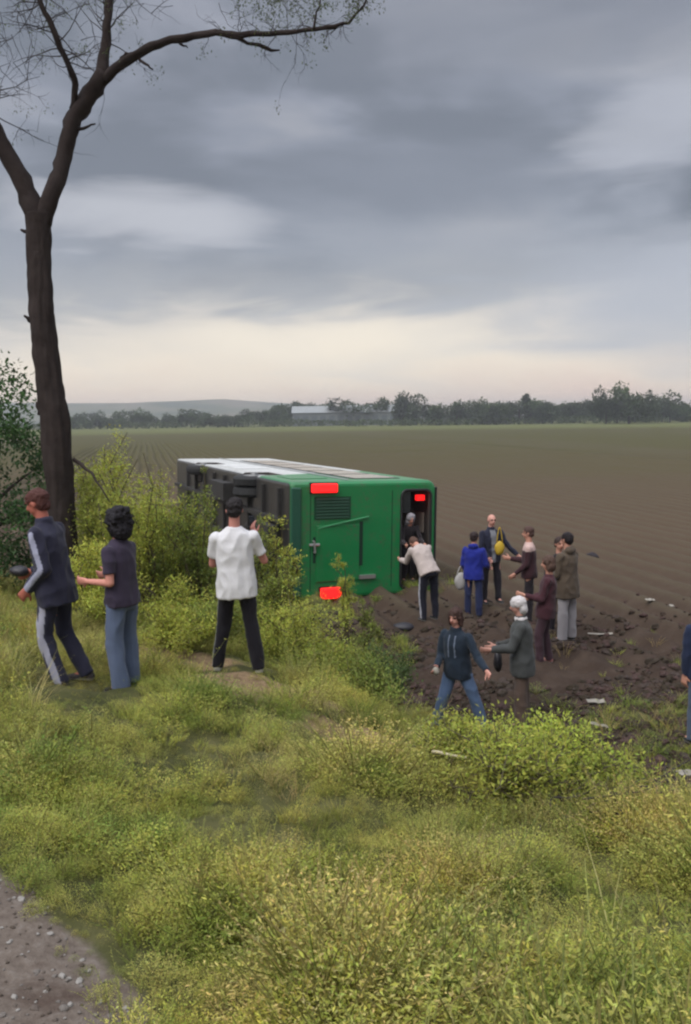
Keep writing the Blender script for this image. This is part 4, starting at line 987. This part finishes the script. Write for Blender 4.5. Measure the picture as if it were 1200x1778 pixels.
# ------------------------------------------------------------------ shrubs
m_stem = simple('green_brown_stem', (.085, .070, .038), .9, vary=.3)
def shrub(loc, h, w, col, label, n=1500, ll=.05, name='shrub', ns=9, group=None, top_bias=1.0, cat='shrub', openness=.5, seed=0):
    root = empty(name, loc); tag(root, label, cat, group)
    st = MB(); fo = MB(); per = n//ns
    for i in range(ns):
        a = 6.283*i/ns+rng.uniform(-.3, .3); r = w*.5*rng.uniform(.15, 1); hh = h*rng.uniform(.55, 1.05)*(1-.35*(r/(w*.5))**2)
        b = np.array((rng.normal(0, w*.08), rng.normal(0, w*.08), -.05)); e = np.array((r*math.cos(a), r*math.sin(a), hh))
        T = np.linspace(0, 1, 6); wob = rng.normal(0, .03*h, (6, 3)); wob[0] = 0
        P = [b+(e-b)*t+np.array((0, 0, .12*h*math.sin(math.pi*t)))+wob[k] for k, t in enumerate(T)]
        st.tube(P, [.018*(1-t*.85)*h/2+.002 for t in T], 5, cap=False)
        # side sprigs
        for k in range(10):
            t = rng.uniform(.25, 1); j = min(int(t*5), 4); p = P[j]+(P[j+1]-P[j])*(t*5-j); dr = rng.normal(size=3); dr[2] = abs(dr[2])*.8+.1; dr = nrm(dr)*rng.uniform(.12, .38)*w*.5
            q = p+dr; st.tube([p, q], [.006, .002], 3, cap=False)
            m = per//10; tt = rng.uniform(.15, 1.1, m); Q = p+np.outer(tt, dr)+rng.normal(0, .05*w, (m, 3)); D = rng.normal(size=(m, 3))+nrm(dr)*.8
            leaf_quads(fo, Q, D, ll*rng.uniform(.6, 1.4, m), ll*.5*rng.uniform(.7, 1.2, m), jit(col, m, .28)*rng.uniform(.75, 1.2))
    st.build('stems', m_stem, root); fo.build('foliage', M_tleaf, root); return root
YG = (.270, .285, .055); MG = (.165, .195, .045); DG = (.050, .080, .025); BG = (.27, .31, .055)
def gpt(px, D, dz=0): # point on the terrain under a picture column at a depth
    x = at(px, 900, D).x; return (x, D, tz(x, D)+dz)
SH = [  # column, depth, top row, width, colour, leaf, label
 (215, 11.9, 735, 1.5, YG, .05, 'tall yellow green shrub just right of the tree trunk'),
 (290, 13.2, 812, 1.4, YG, .05, 'tall airy shrub hiding the far front of the bus'),
 (262, 10.9, 805, 1.5, YG, .045, 'yellow green shrub standing close behind the curly-haired woman'),
 (330, 11.0, 850, 1.2, MG, .045, 'bushy shrub left of the man in the white t-shirt'),
 (165, 12.4, 790, 1.3, YG, .045, 'yellow green shrub behind the tree trunk'),
 (372, 13.5, 800, .5, MG, .04, 'thin sapling rising above the white end of the bus'),
 (300, 9.9, 985, 1.3, YG, .04, 'low shrub at the foot of the slope behind the woman'),
 (490, 12.0, 850, .8, YG, .045, 'narrow light green sapling against the left edge of the bus tail'),
 (360, 9.6, 1040, 1.0, MG, .04, 'low green bush between the woman and the white t-shirt'),
 (525, 9.8, 1040, 1.3, YG, .04, 'yellow green bush to the right of the white t-shirt'),
 (625, 10.3, 1100, 1.1, MG, .045, 'green bush below the lower tail light'),
 (665, 9.6, 1130, 1.0, DG, .04, 'dark green bush at the edge of the churned soil'),
 (600, 13.8, 955, .55, YG, .035, 'wispy sapling standing in front of the bus engine door'),
 (640, 12.6, 1010, .5, MG, .035, 'small wispy plant in front of the bus tail'),
 (150, 10.2, 930, 1.2, YG, .045, 'yellow green bush at the foot of the tree trunk'),
 (225, 14.0, 735, 1.5, YG, .05, 'tall yellow green shrub farthest back behind the woman'),
 (400, 10.6, 1050, 1.0, YG, .04, 'light green bush just behind the legs of the man in white'),
 (322, 13.6, 850, 1.0, MG, .05, 'shrub beside the wheels of the bus'),
 (195, 9.8, 1000, 1.0, YG, .04, 'low yellow bush close behind the woman'),
 (548, 11.3, 1092, .96, YG, .04, 'yellow green bush under the bus tail corner'),
 (165, 14.2, 730, 1.9, YG, .06, 'broad yellow shrub right behind the tree trunk'),
 (302, 12.8, 835, 1.3, YG, .06, 'yellow green shrub overlapping the far end of the bus'),
 (245, 12.2, 775, 1.5, YG, .055, 'dense yellow green shrub midway between woman and bus'),
 (345, 12.4, 868, 1.2, YG, .05, 'light shrub whose sprays cross the bus wheels'),
 (460, 10.0, 1060, 1.1, YG, .04, 'light bush right behind the trousers of the man in white'),
 (560, 9.2, 1120, 1.3, YG, .04, 'wide low bush on the slope right of the man in white'),
 (630, 8.7, 1165, 1.2, MG, .04, 'mid green bush lowest on the slope above the bare earth'),
 (500, 8.8, 1120, .8, MG, .035, 'small bush just right of the feet of the man in white') if 0 else (300, 9.0, 1060, 1.0, YG, .04, 'small yellow bush between woman and man in white, nearest the grass'),
 (452, 11.6, 905, 1.0, MG, .045, 'shrub behind the legs of the man in the white t-shirt'),
]
for px, D, top, w, c, ll, lab in SH:
    g = gpt(px, D); h = at(px, top, D).z-g[2]; dense = 6500 if h > 1.5 else 4500
    if w < .95: dense = 2600
    shrub(g, h*.97, w, c, lab, n=dense, ll=ll, name='sapling' if w < .95 else 'shrub', ns=5 if w < .95 else 10, cat='sapling' if w < .95 else 'shrub')
for px, D, top, w, c, lab in ((912, 6.3, 1250, 1.05, BG, 'bright lime green bush, the largest on the bank edge'),
                              (1000, 5.9, 1285, 1.1, BG, 'bright lime green bush at the right end of the bank'), (900, 5.4, 1350, 1.3, YG, 'leafy green plant in the weeds below the lime bushes'), (1060, 5.6, 1335, 1.0, YG, 'yellow green plant right of the lime bushes'), (780, 5.9, 1330, .9, YG, 'yellow green plant left of the lime bushes, by the peeled stick'), (960, 6.6, 1256, .5, BG, 'small lime green plant between the two lime bushes')):
    g = gpt(px, D); h = max(.35, at(px, top, D).z-g[2]); shrub(g, h, w, c, lab, n=3600, ll=.036, ns=22)
# dark leafy tree at the left edge
def edge_tree():
    g = gpt(-40, 13.0); root = empty('broadleaf_tree', g); tag(root, 'dark green leafy tree at the left edge behind the tracksuit man', 'tree')
    tr = MB(); tr.tube([(0, 0, -.1), (.05, 0, 1.0), (0, .1, 2.2), (.1, .1, 3.6)], [.14, .11, .08, .03], 8, rough=.2)
    for k in range(7):
        a = k*.9; z = .8+k*.35; tr.tube([(0, 0, z), (math.cos(a)*.6, math.sin(a)*.6, z+.5), (math.cos(a)*1.1, math.sin(a)*1.1, z+.8)], [.04, .025, .008], 5)
    tr.build('trunk', M_bark, root, True)
    fo = MB()
    for k in range(75):
        a = rng.uniform(0, 6.283); z = rng.uniform(.3, 3.4); rm = 1.25*math.sin(math.pi*min(1, (z+.4)/4.6))**.7+.15; r = rm*math.sqrt(rng.uniform(.1, 1)); c = np.array((r*math.cos(a), r*math.sin(a), z)); m = 150
        leaf_quads(fo, c+rng.normal(0, .15, (m, 3)), rng.normal(size=(m, 3))+(0, 0, -.3), .085*rng.uniform(.6, 1.3, m), .05, jit((.050, .095, .034), m, .3)*rng.uniform(.6, 1.6))
    fo.build('foliage', M_tleaf, root)
edge_tree()

# ------------------------------------------------------------------ the bare acacia
def big_tree():
    D0 = 11.6; g = gpt(112, D0); root = empty('roadside_tree', g); tag(root, 'tall bare forked tree with dark trunk and sparse leaves', 'tree')
    o = Vector(g)
    def pts(L): return [at(x, y, D0+dd)-o for x, y, dd in L]
    def rr(L, k=1.0): return [w*.5*D0/F*k for w in L]
    tk = [Vector((0, 0, -.15)), Vector((0, 0, .12))]+pts([(108, 920, 0), (103, 820, 0), (94, 720, 0), (80, 620, 0), (71, 540, 0), (69, 460, 0), (67, 400, 0), (68, 372, 0)])
    rk = rr([62, 52, 46, 46, 44, 42, 38, 38, 40, 43])
    PP = []; RR = []
    for i in range(len(tk)-1):
        for k in range(14): t = k/14; PP.append(tk[i].lerp(tk[i+1], t)); RR.append(rk[i]*(1-t)+rk[i+1]*t)
    PP.append(tk[-1]); RR.append(rk[-1]); n = 44; V = []; Fc = []
    for i, p in enumerate(PP):
        z = p.z; lump_ = 1+.10*mnoise.noise(Vector((0, 3.3, z*.9)))
        for k in range(n):
            a = 6.28318*k/n; c, q = math.cos(a), math.sin(a)
            fur = abs(mnoise.noise(Vector((c*3.2, q*3.2, z*1.3))))+.6*abs(mnoise.noise(Vector((c*7, q*7, z*3.2+5))))
            r_ = RR[i]*lump_*(.93+.30*fur+.10*mnoise.noise(Vector((c*1.2, q*1.2, z*1.1)))); V.append((p.x+c*r_, p.y+q*r_, z))
    for i in range(len(PP)-1):
        for k in range(n): A_ = i*n+k; B_ = i*n+(k+1) % n; Fc.append((A_, B_, B_+n, A_+n))
    Fc.append(tuple((len(PP)-1)*n+k for k in range(n)))
    tr = MB(); tr.add(V, Fc); tr.build('trunk', M_bark, root, True)
    limbs = [
     ([(66, 385, 0), (52, 345, .0), (30, 298, -.05), (3, 248, -.1), (-35, 180, -.2), (-80, 90, -.3), (-110, -40, -.4)], [44, 40, 38, 34, 30, 24, 16]),
     ([(72, 385, 0), (88, 340, 0), (104, 300, .05), (113, 260, .1), (124, 215, .1), (142, 182, .1), (165, 152, .1), (180, 125, .1)], [40, 36, 31, 31, 33, 36, 33, 30]),
     ([(176, 135, .1), (181, 100, .15), (185, 60, .2), (188, 15, .2), (196, -50, .3), (230, -160, .5), (240, -280, .6)], [27, 22, 20, 19, 17, 13, 7]),
     ([(128, 190, .1), (131, 155, .0), (127, 128, -.1), (112, 98, -.2), (96, 58, -.3), (78, 20, -.35), (60, -30, -.4), (20, -120, -.5)], [17, 13, 13, 12, 12, 11, 9, 6]),
     ([(178, 140, .1), (205, 115, 0), (232, 97, -.1), (262, 80, -.2), (297, 69, -.3), (335, 62, -.4), (374, 57, -.5), (418, 62, -.55), (455, 60, -.6), (500, 56, -.7), (545, 51, -.8), (580, 47, -.8), (605, 38, -.85), (632, 12, -.9), (645, -25, -.9)],
      [24, 20, 16, 16, 15, 13, 13, 12, 10, 9, 8, 8, 6, 4, 2]),
     ([(384, 58, -.5), (410, 66, -.55), (440, 76, -.5), (466, 84, -.5), (486, 87, -.5)], [9, 8, 7, 6, 3]),
     ([(545, 51, -.8), (548, 30, -.8), (556, 5, -.8), (560, -40, -.8)], [6, 4, 3, 2]),
     ([(205, 112, 0), (215, 96, -.05), (228, 92, -.1), (236, 100, -.1)], [6, 6, 5, 4]),
     ([(240, 100, -.1), (252, 112, -.2), (266, 121, -.2)], [7, 5, 3]), ([(305, 70, -.3), (318, 78, -.3), (326, 83, -.3)], [6, 4, 2]),
     ([(120, 232, .1), (140, 224, .1), (155, 218, .1), (166, 215, .1)], [9, 7, 5, 3]), ([(56, 406, 0), (45, 403, 0), (36, 399, 0)], [9, 8, 4]), ([(58, 560, 0), (42, 548, -.1)], [12, 5]),
     ([(128, 798, 0), (160, 822, -.2), (182, 858, -.4), (196, 880, -.4)], [9, 6, 4, 2]), ([(70, 720, 0), (64, 698, -.05)], [14, 6]),
    ]
    tips = []
    for L, w in limbs:
        lb = MB(); P = pts(L)
        # finer, slightly crooked polyline
        PP = []; WW = []; r_ = rr(w, .80)
        for i in range(len(P)-1):
            for k in range(3): t = k/3; PP.append(P[i].lerp(P[i+1], t)+Vector(rng.normal(0, .006, 3).tolist())*(1 if (i or k) else 0)); WW.append(r_[i]*(1-t)+r_[i+1]*t)
        PP.append(P[-1]); WW.append(r_[-1]); lb.tube(PP, WW, 10 if w[0] > 14 else 6, rough=.45); lb.build('limb', M_bark, root, True)
        tips.append((PP, WW))
    tw = MB(); fo = MB(); R_ = random.Random(4)
    def grow(p, d, L, r, dep, leafy):
        P = [p]; q = p.copy(); dd = d.normalized(); n = 5
        for k in range(n):
            dd = (dd+Vector((R_.gauss(0, .22), R_.gauss(0, .22), R_.gauss(0, .2)))).normalized(); q = q+dd*L/n; P.append(q.copy())
        tw.tube(P, [r*(1-.75*k/n) for k in range(n+1)], 4, cap=False)
        if dep > 0:
            for k in range(R_.choice((2, 3))): j = R_.randint(1, n); grow(P[j], (dd+Vector((R_.gauss(0, .8), R_.gauss(0, .8), R_.gauss(0, .7)))), L*R_.uniform(.45, .75), r*.55, dep-1, leafy)
        elif R_.random() < leafy*1.6:
            m = 16; base = np.array(P[-1]); leaf_quads(fo, base+rng.normal(0, .045, (m, 3)), rng.normal(size=(m, 3))+(0, 0, -.3), .035*rng.uniform(.7, 1.3, m), .016, jit((.075, .09, .04), m, .3))
    def sprout(li, n, L, r, up, leafy, t0=.1, t1=1.0, dep=2):
        PP, WW = tips[li]
        for k in range(n):
            j = int((t0+(t1-t0)*R_.random())*(len(PP)-1)); grow(PP[j], Vector((R_.gauss(0, .7), R_.gauss(0, .5), up+R_.gauss(0, .5))), L*R_.uniform(.6, 1.3), r, dep, leafy)
    sprout(0, 18, .8, .010, .5, .10, .62); sprout(2, 22, .7, .010, .5, .22, .30); sprout(3, 26, .6, .009, .1, .08, .35)
    sprout(4, 14, .42, .006, .8, .15, .45, .98); sprout(4, 9, .22, .005, -.9, .1, .60, .85, 1); sprout(6, 4, .3, .005, .5, .5)
    # loose leafy sprays hanging in at the top edge
    for (x, y, n) in ((485, 4, 10), (610, -6, 14), (455, 2, 5), (585, 2, 6)):
        c = at(x, y, D0-.6)-o
        for k in range(n): grow(c+Vector((R_.gauss(0, .12), R_.gauss(0, .1), .15+R_.gauss(0, .06))), Vector((R_.gauss(0, 1), R_.gauss(0, .5), -.5)), .28, .004, 1, 1.0)
    # thin hanging twigs under the long limb and at left
    for (x, y, l) in ((480, 62, .35), (505, 58, .45), (515, 58, .6), (362, 62, .2), (20, 60, .6), (45, 110, .5), (5, 150, .5), (0, 20, .5), (60, 30, .6), (110, 20, .5), (140, 70, .5), (150, 110, .3), (240, 40, .4), (300, 10, .5), (380, 5, .5)):
        grow(at(x, y, D0-.4)-o, Vector((R_.gauss(0, .4), R_.gauss(0, .2), -1 if x > 350 else R_.gauss(0, 1))), l, .005, 2, .05)
    a = tw.build('twigs', M_bark, root); a['kind'] = 'stuff'
    fo.build('foliage', M_tleaf, root)
big_tree()

# ------------------------------------------------------------------ far edge of the field
def far_tree_mesh(kind, s):
    r = np.random.default_rng(s); fo = MB(); nl = 9 if kind != 'tall' else 7
    for k in range(nl):
        if kind == 'round': c = np.array((r.normal(0, .26), r.normal(0, .26), r.uniform(.35, .85))); rad = r.uniform(.18, .28)
        elif kind == 'tall': c = np.array((r.normal(0, .09), r.normal(0, .09), .2+.75*k/nl)); rad = .13*(1-.4*k/nl)
        else: c = np.array((r.uniform(-.8, .8), r.normal(0, .2), r.uniform(.2, .65))); rad = r.uniform(.18, .3)
        m = 170; v = r.normal(size=(m, 3)); v /= np.linalg.norm(v, axis=1)[:, None]; P = c+v*rad*r.uniform(.6, 1.05, (m, 1))
        col = np.clip(np.asarray((.038, .056, .024))*(r.uniform(.6, 1.5))*(1+r.uniform(-.25, .25, (m, 1))), 0, 1)
        leaf_quads(fo, P, r.normal(size=(m, 3)), .10*r.uniform(.6, 1.4, m), .06, np.broadcast_to(col, (m, 3)))
    tr = MB(); tr.tube([(0, 0, -.05), (.01, 0, .3), (0, .01, .6)], [.028, .022, .008], 6)
    return fo.mesh('crown', [M_tleaf]), tr.mesh('trunk', [M_bark], True)
FT = {k: [far_tree_mesh(k, 10*i+j) for j in range(4)] for i, k in enumerate(('round', 'tall', 'wide'))}
def far_tree(px, D, top, kind, v, label, group, wid=1.0):
    x = at(px, 730, D).x; h = max(2.0, at(px, top, D).z+.3); root = empty('far_tree', (x, D, 0)); tag(root, label, 'tree', group)
    s = h/.95
    for nm, me in zip(('crown', 'trunk'), FT[kind][v]):
        c = bpy.data.objects.new(nm, me); COL.objects.link(c); c.parent = root; c.scale = (s*wid, s*wid, s); c.rotation_euler[2] = (px*1.7) % 6.28 if kind != 'wide' else (.15*v)
# (column, depth, top row)
BIG = [(1092, 330, 664, 'round', 0, 'large round dark tree standing above the right end of the far treeline', .95), (1052, 335, 682, 'round', 1, 'smaller dark tree just left of the tallest far tree', .8),
       (700, 400, 688, 'round', 2, 'rounded tree at the right end of the pale long shed', 1.1), (638, 440, 694, 'round', 3, 'broad tree behind the roof of the pale long shed', 1.5),
       (820, 380, 690, 'wide', 0, 'broad clump tree in the middle of the far treeline', .8), (920, 380, 686, 'tall', 1, 'slim pointed tree in the far treeline', 1.0)]
for px, D, top, k, v, lab, w in BIG: far_tree(px, D, top, k, v, lab, None, w)
def FARL(px):
    if px < 506: return 'blue green tree in the low hazy row left of the pale long shed', 'far trees left of the shed'
    if px < 700: return 'treetop showing above the roof of the pale long shed', 'far trees behind the shed'
    if px < 925: return 'tree in the far row between the shed and the slim pointed tree', 'far trees right of the shed'
    if px < 1110: return 'low tree in the far row left of or beneath the tallest round tree', 'far trees around the tallest one'
    return 'low tree in the last stretch of the far row, right of the tallest round tree', 'far trees at the right end'
rr_ = random.Random(3)
px = 118
while px < 1260:
    if px < 500: D = rr_.uniform(420, 470); top = rr_.uniform(706, 724); kd = rr_.choice(('wide', 'wide', 'round'))
    elif px < 700: D = rr_.uniform(455, 480); top = rr_.uniform(697, 706); kd = rr_.choice(('wide', 'round'))
    elif px < 1010: D = rr_.uniform(370, 420); top = rr_.uniform(692, 708); kd = rr_.choice(('round', 'wide', 'wide'))
    else: D = rr_.uniform(350, 400); top = rr_.uniform(688, 701); kd = rr_.choice(('wide', 'round', 'wide'))
    far_tree(px, D, top, kd, rr_.randrange(4), *FARL(px), rr_.uniform(.9, 1.5))
    px += rr_.uniform(9, 26)
def hedge():
    fo = MB(); n = 9000; x = rng.uniform(-230, 240, n); y = 372+rng.uniform(-6, 6, n)+np.where(x < 0, 50, 0); hmax = 1.5+2.0*fbm(x*.05, y*.01, 81)
    P = np.stack([x, y, hmax*np.sqrt(rng.uniform(0, 1, n))], 1); leaf_quads(fo, P, rng.normal(size=(n, 3)), 1.3, .9, jit((.050, .068, .028), n, .3))
    o = fo.build('hedgerow', M_tleaf); tag(o, 'low dark hedge closing the far side of the ploughed field', 'hedge', kind='stuff')
hedge()
def shed():
    x0 = at(508, 728, 430).x; x1 = at(690, 728, 430).x; L = x1-x0; root = empty('long_shed', ((x0+x1)/2, 430, 0)); tag(root, 'long low pale shed with a ridged roof beyond the field', 'building')
    zt = at(600, 704, 430).z; ze = zt*.66; mw = simple('pale_sheet_wall', (.16, .18, .18), .7, vary=.15, bscale=1); mr = simple('pale_sheet_roof', (.26, .275, .28), .6, vary=.1, bscale=1)
    b = MB(); b.box((-L/2, 0, 0), (L/2, 14, ze)); b.build('wall', mw, root)
    b = MB(); b.add([(-L/2-.5, -.6, ze-.05), (L/2+.5, -.6, ze-.05), (L/2+.5, 7, zt), (-L/2-.5, 7, zt), (L/2+.5, 14.6, ze-.05), (-L/2-.5, 14.6, ze-.05)], [(0, 1, 2, 3), (3, 2, 4, 5), (0, 3, 5), (1, 4, 2)]); b.build('roof', mr, root)
    for k in range(12):
        b = MB(); x = -L/2+L*(k+.5)/12; b.box((x-1.4, -.06, ze*.35), (x+1.4, -.01, ze*.75)); b.build('window', simple('dull_window', (.10, .12, .13), .3) if k == 0 else bpy.data.materials['dull_window'], root)
shed()
def hills():
    V = []; Fc = []; nx, ny = 90, 10
    X = np.linspace(-1500, 1500, nx)
    for j in range(ny):
        for i, x in enumerate(X):
            t = j/(ny-1); y = 1150+t*700; prof_ = np.interp(x, [-1500, -500, -250, -60, 150, 400, 1500], [50, 46, 46, 32, 12, 9, 14])
            V.append((x, y, prof_*math.sin(t*math.pi/2)*(.85+.3*float(fbm(np.array(x*.004), np.array(y*.004), 91)))-.5))
    for j in range(ny-1):
        for i in range(nx-1): a = j*nx+i; Fc.append((a, a+1, a+nx+1, a+nx))
    mb = MB(); mb.add(V, Fc); m = bpy.data.materials.new('hill_fields'); m.use_nodes = True; N = NT(m.node_tree); b = m.node_tree.nodes['Principled BSDF']; P = N.n('ShaderNodeNewGeometry').outputs['Position']
    N.put(b.inputs['Base Color'], N.ramp(N.noise(P, .008, 4, .6), [(.4, (.035, .055, .03)), (.5, (.09, .10, .05)), (.62, (.14, .12, .08))])); b.inputs['Roughness'].default_value = .95
    o = mb.build('hills', m, None, True); tag(o, kind='structure')
hills()

# ------------------------------------------------------------------ litter and sticks
def scrap(px, py, w, l, label, mat=m_paper, rz=0.0, name='paper_scrap', cat='litter'):
    g = ground_at(px, py); mb = MB(); n = 5; V = []; 
    for i in range(n+1):
        for j in range(3): V.append((l*(i/n-.5), w*(j/2-.5)*(1-.3*abs(i/n-.5)), .02+.03*mnoise.noise(Vector((i*.9+px, j*1.1, py)))+.004*j))
    Fc = [(3*i+j, 3*i+3+j, 3*i+4+j, 3*i+1+j) for i in range(n) for j in range(2)]; mb.add(V, Fc); o = mb.build(name, mat, None, False, loc=(g.x, g.y, g.z+.035)); o.rotation_euler = (.1, .05, rz)
    md = o.modifiers.new('s', 'SOLIDIFY'); md.thickness = .004; tag(o, label, cat)
for a in ((1128, 1052, .10, .18, 'small white scrap on the far churned soil, near the right edge', .2), (1163, 1050, .10, .22, 'pale crumpled scrap just right of the small white one', .6), 
          (1042, 1113, .05, .42, 'long pale strip lying behind the pale grey trousers', 0), (1034, 1224, .10, .24, 'bright white scrap on the soil right of the headscarf person', .1), 
          (1040, 1268, .05, .25, 'pale scrap near the low weeds at the field edge', -.6), (1188, 1352, .12, .16, 'white scrap at the right edge above the brush', .3), ):
    scrap(a[0], a[1], a[2], a[3], a[4], rz=a[5])
lump('dark_bag', ground_at(702, 1086)+Vector((0, 0, .06)), (.22, .14, .09), m_dk, 'dark bag lying on the soil left of the bending rescuer', 'bag', flat=True)
lump('soil_lump', ground_at(1030, 968)+Vector((0, 0, .06)), (.17, .12, .10), simple('dark_soil', (.03, .025, .03), .95, bump=1), 'single dark lump on the furrows right of the olive coat', 'clod', flat=True, amp=.6)
def stick(px, py, L, rz, r, mat, label, dz=.0, bends=5, tilt=.05):
    g = ground_at(px, py); mb = MB(); P = [(L*(k/bends-.5), .012*L*math.sin(k*2.1), .012*L*math.sin(k*1.3)+tilt*L*(k/bends-.5)) for k in range(bends+1)]
    mb.tube(P, [r*(1-.5*k/bends) for k in range(bends+1)], 6); o = mb.build('stick', mat, None, True, loc=(g.x, g.y, g.z+dz)); o.rotation_euler[2] = rz; tag(o, label, 'stick'); return o
m_wood = simple('bare_pale_wood', (.50, .44, .30), .8, bump=.3)
stick(780, 1372, .26, R(-32), .014, m_wood, 'pale peeled stick lying on the weeds below the lime bushes', .24)
stick(805, 1338, .14, R(-20), .012, m_wood, 'short pale stick beside the longer peeled one', .26)
m_dead = simple('dead_twig', (.05, .04, .035), .95)
def brush(px, py, n, w, label):
    g = ground_at(px, py); root = MB()
    for k in range(n):
        a = rng.uniform(-.6, .6)+(0 if rng.uniform() < .6 else 1.2); p = Vector((rng.normal(0, w*.4), rng.normal(0, w*.25), rng.uniform(.0, .16))); L = rng.uniform(.2, .5); d = Vector((math.cos(a), math.sin(a)*.6, rng.normal(.0, .16)))
        P = [p+d*L*t+Vector(rng.normal(0, .02, 3).tolist()) for t in np.linspace(0, 1, 5)]; root.tube(P, [.007, .006, .005, .004, .002], 4, cap=False)
    o = root.build('dead_brush', m_dead, None, loc=g); tag(o, label, 'brushwood', kind='stuff')
brush(1110, 1452, 70, .8, 'dark dead twigs tangled at the right of the bank'); brush(1165, 1430, 30, .6, 'dead twigs on the slope at the right edge')

# ------------------------------------------------------------------ air
def haze():
    mb = MB(); mb.box((-2600, -60, -1.3), (2600, 2400, 40)); m = bpy.data.materials.new('haze'); m.use_nodes = True; t = m.node_tree; t.nodes.clear(); N = NT(t)
    o_ = N.n('ShaderNodeOutputMaterial'); v = N.n('ShaderNodeVolumePrincipled'); v.inputs['Color'].default_value = (.84, .86, .92, 1); v.inputs['Density'].default_value = HAZE; v.inputs['Anisotropy'].default_value = .2
    N.put(o_.inputs['Volume'], v.outputs[0]); o = mb.build('haze', m); tag(o, kind='stuff')
HAZE = .0005
haze()
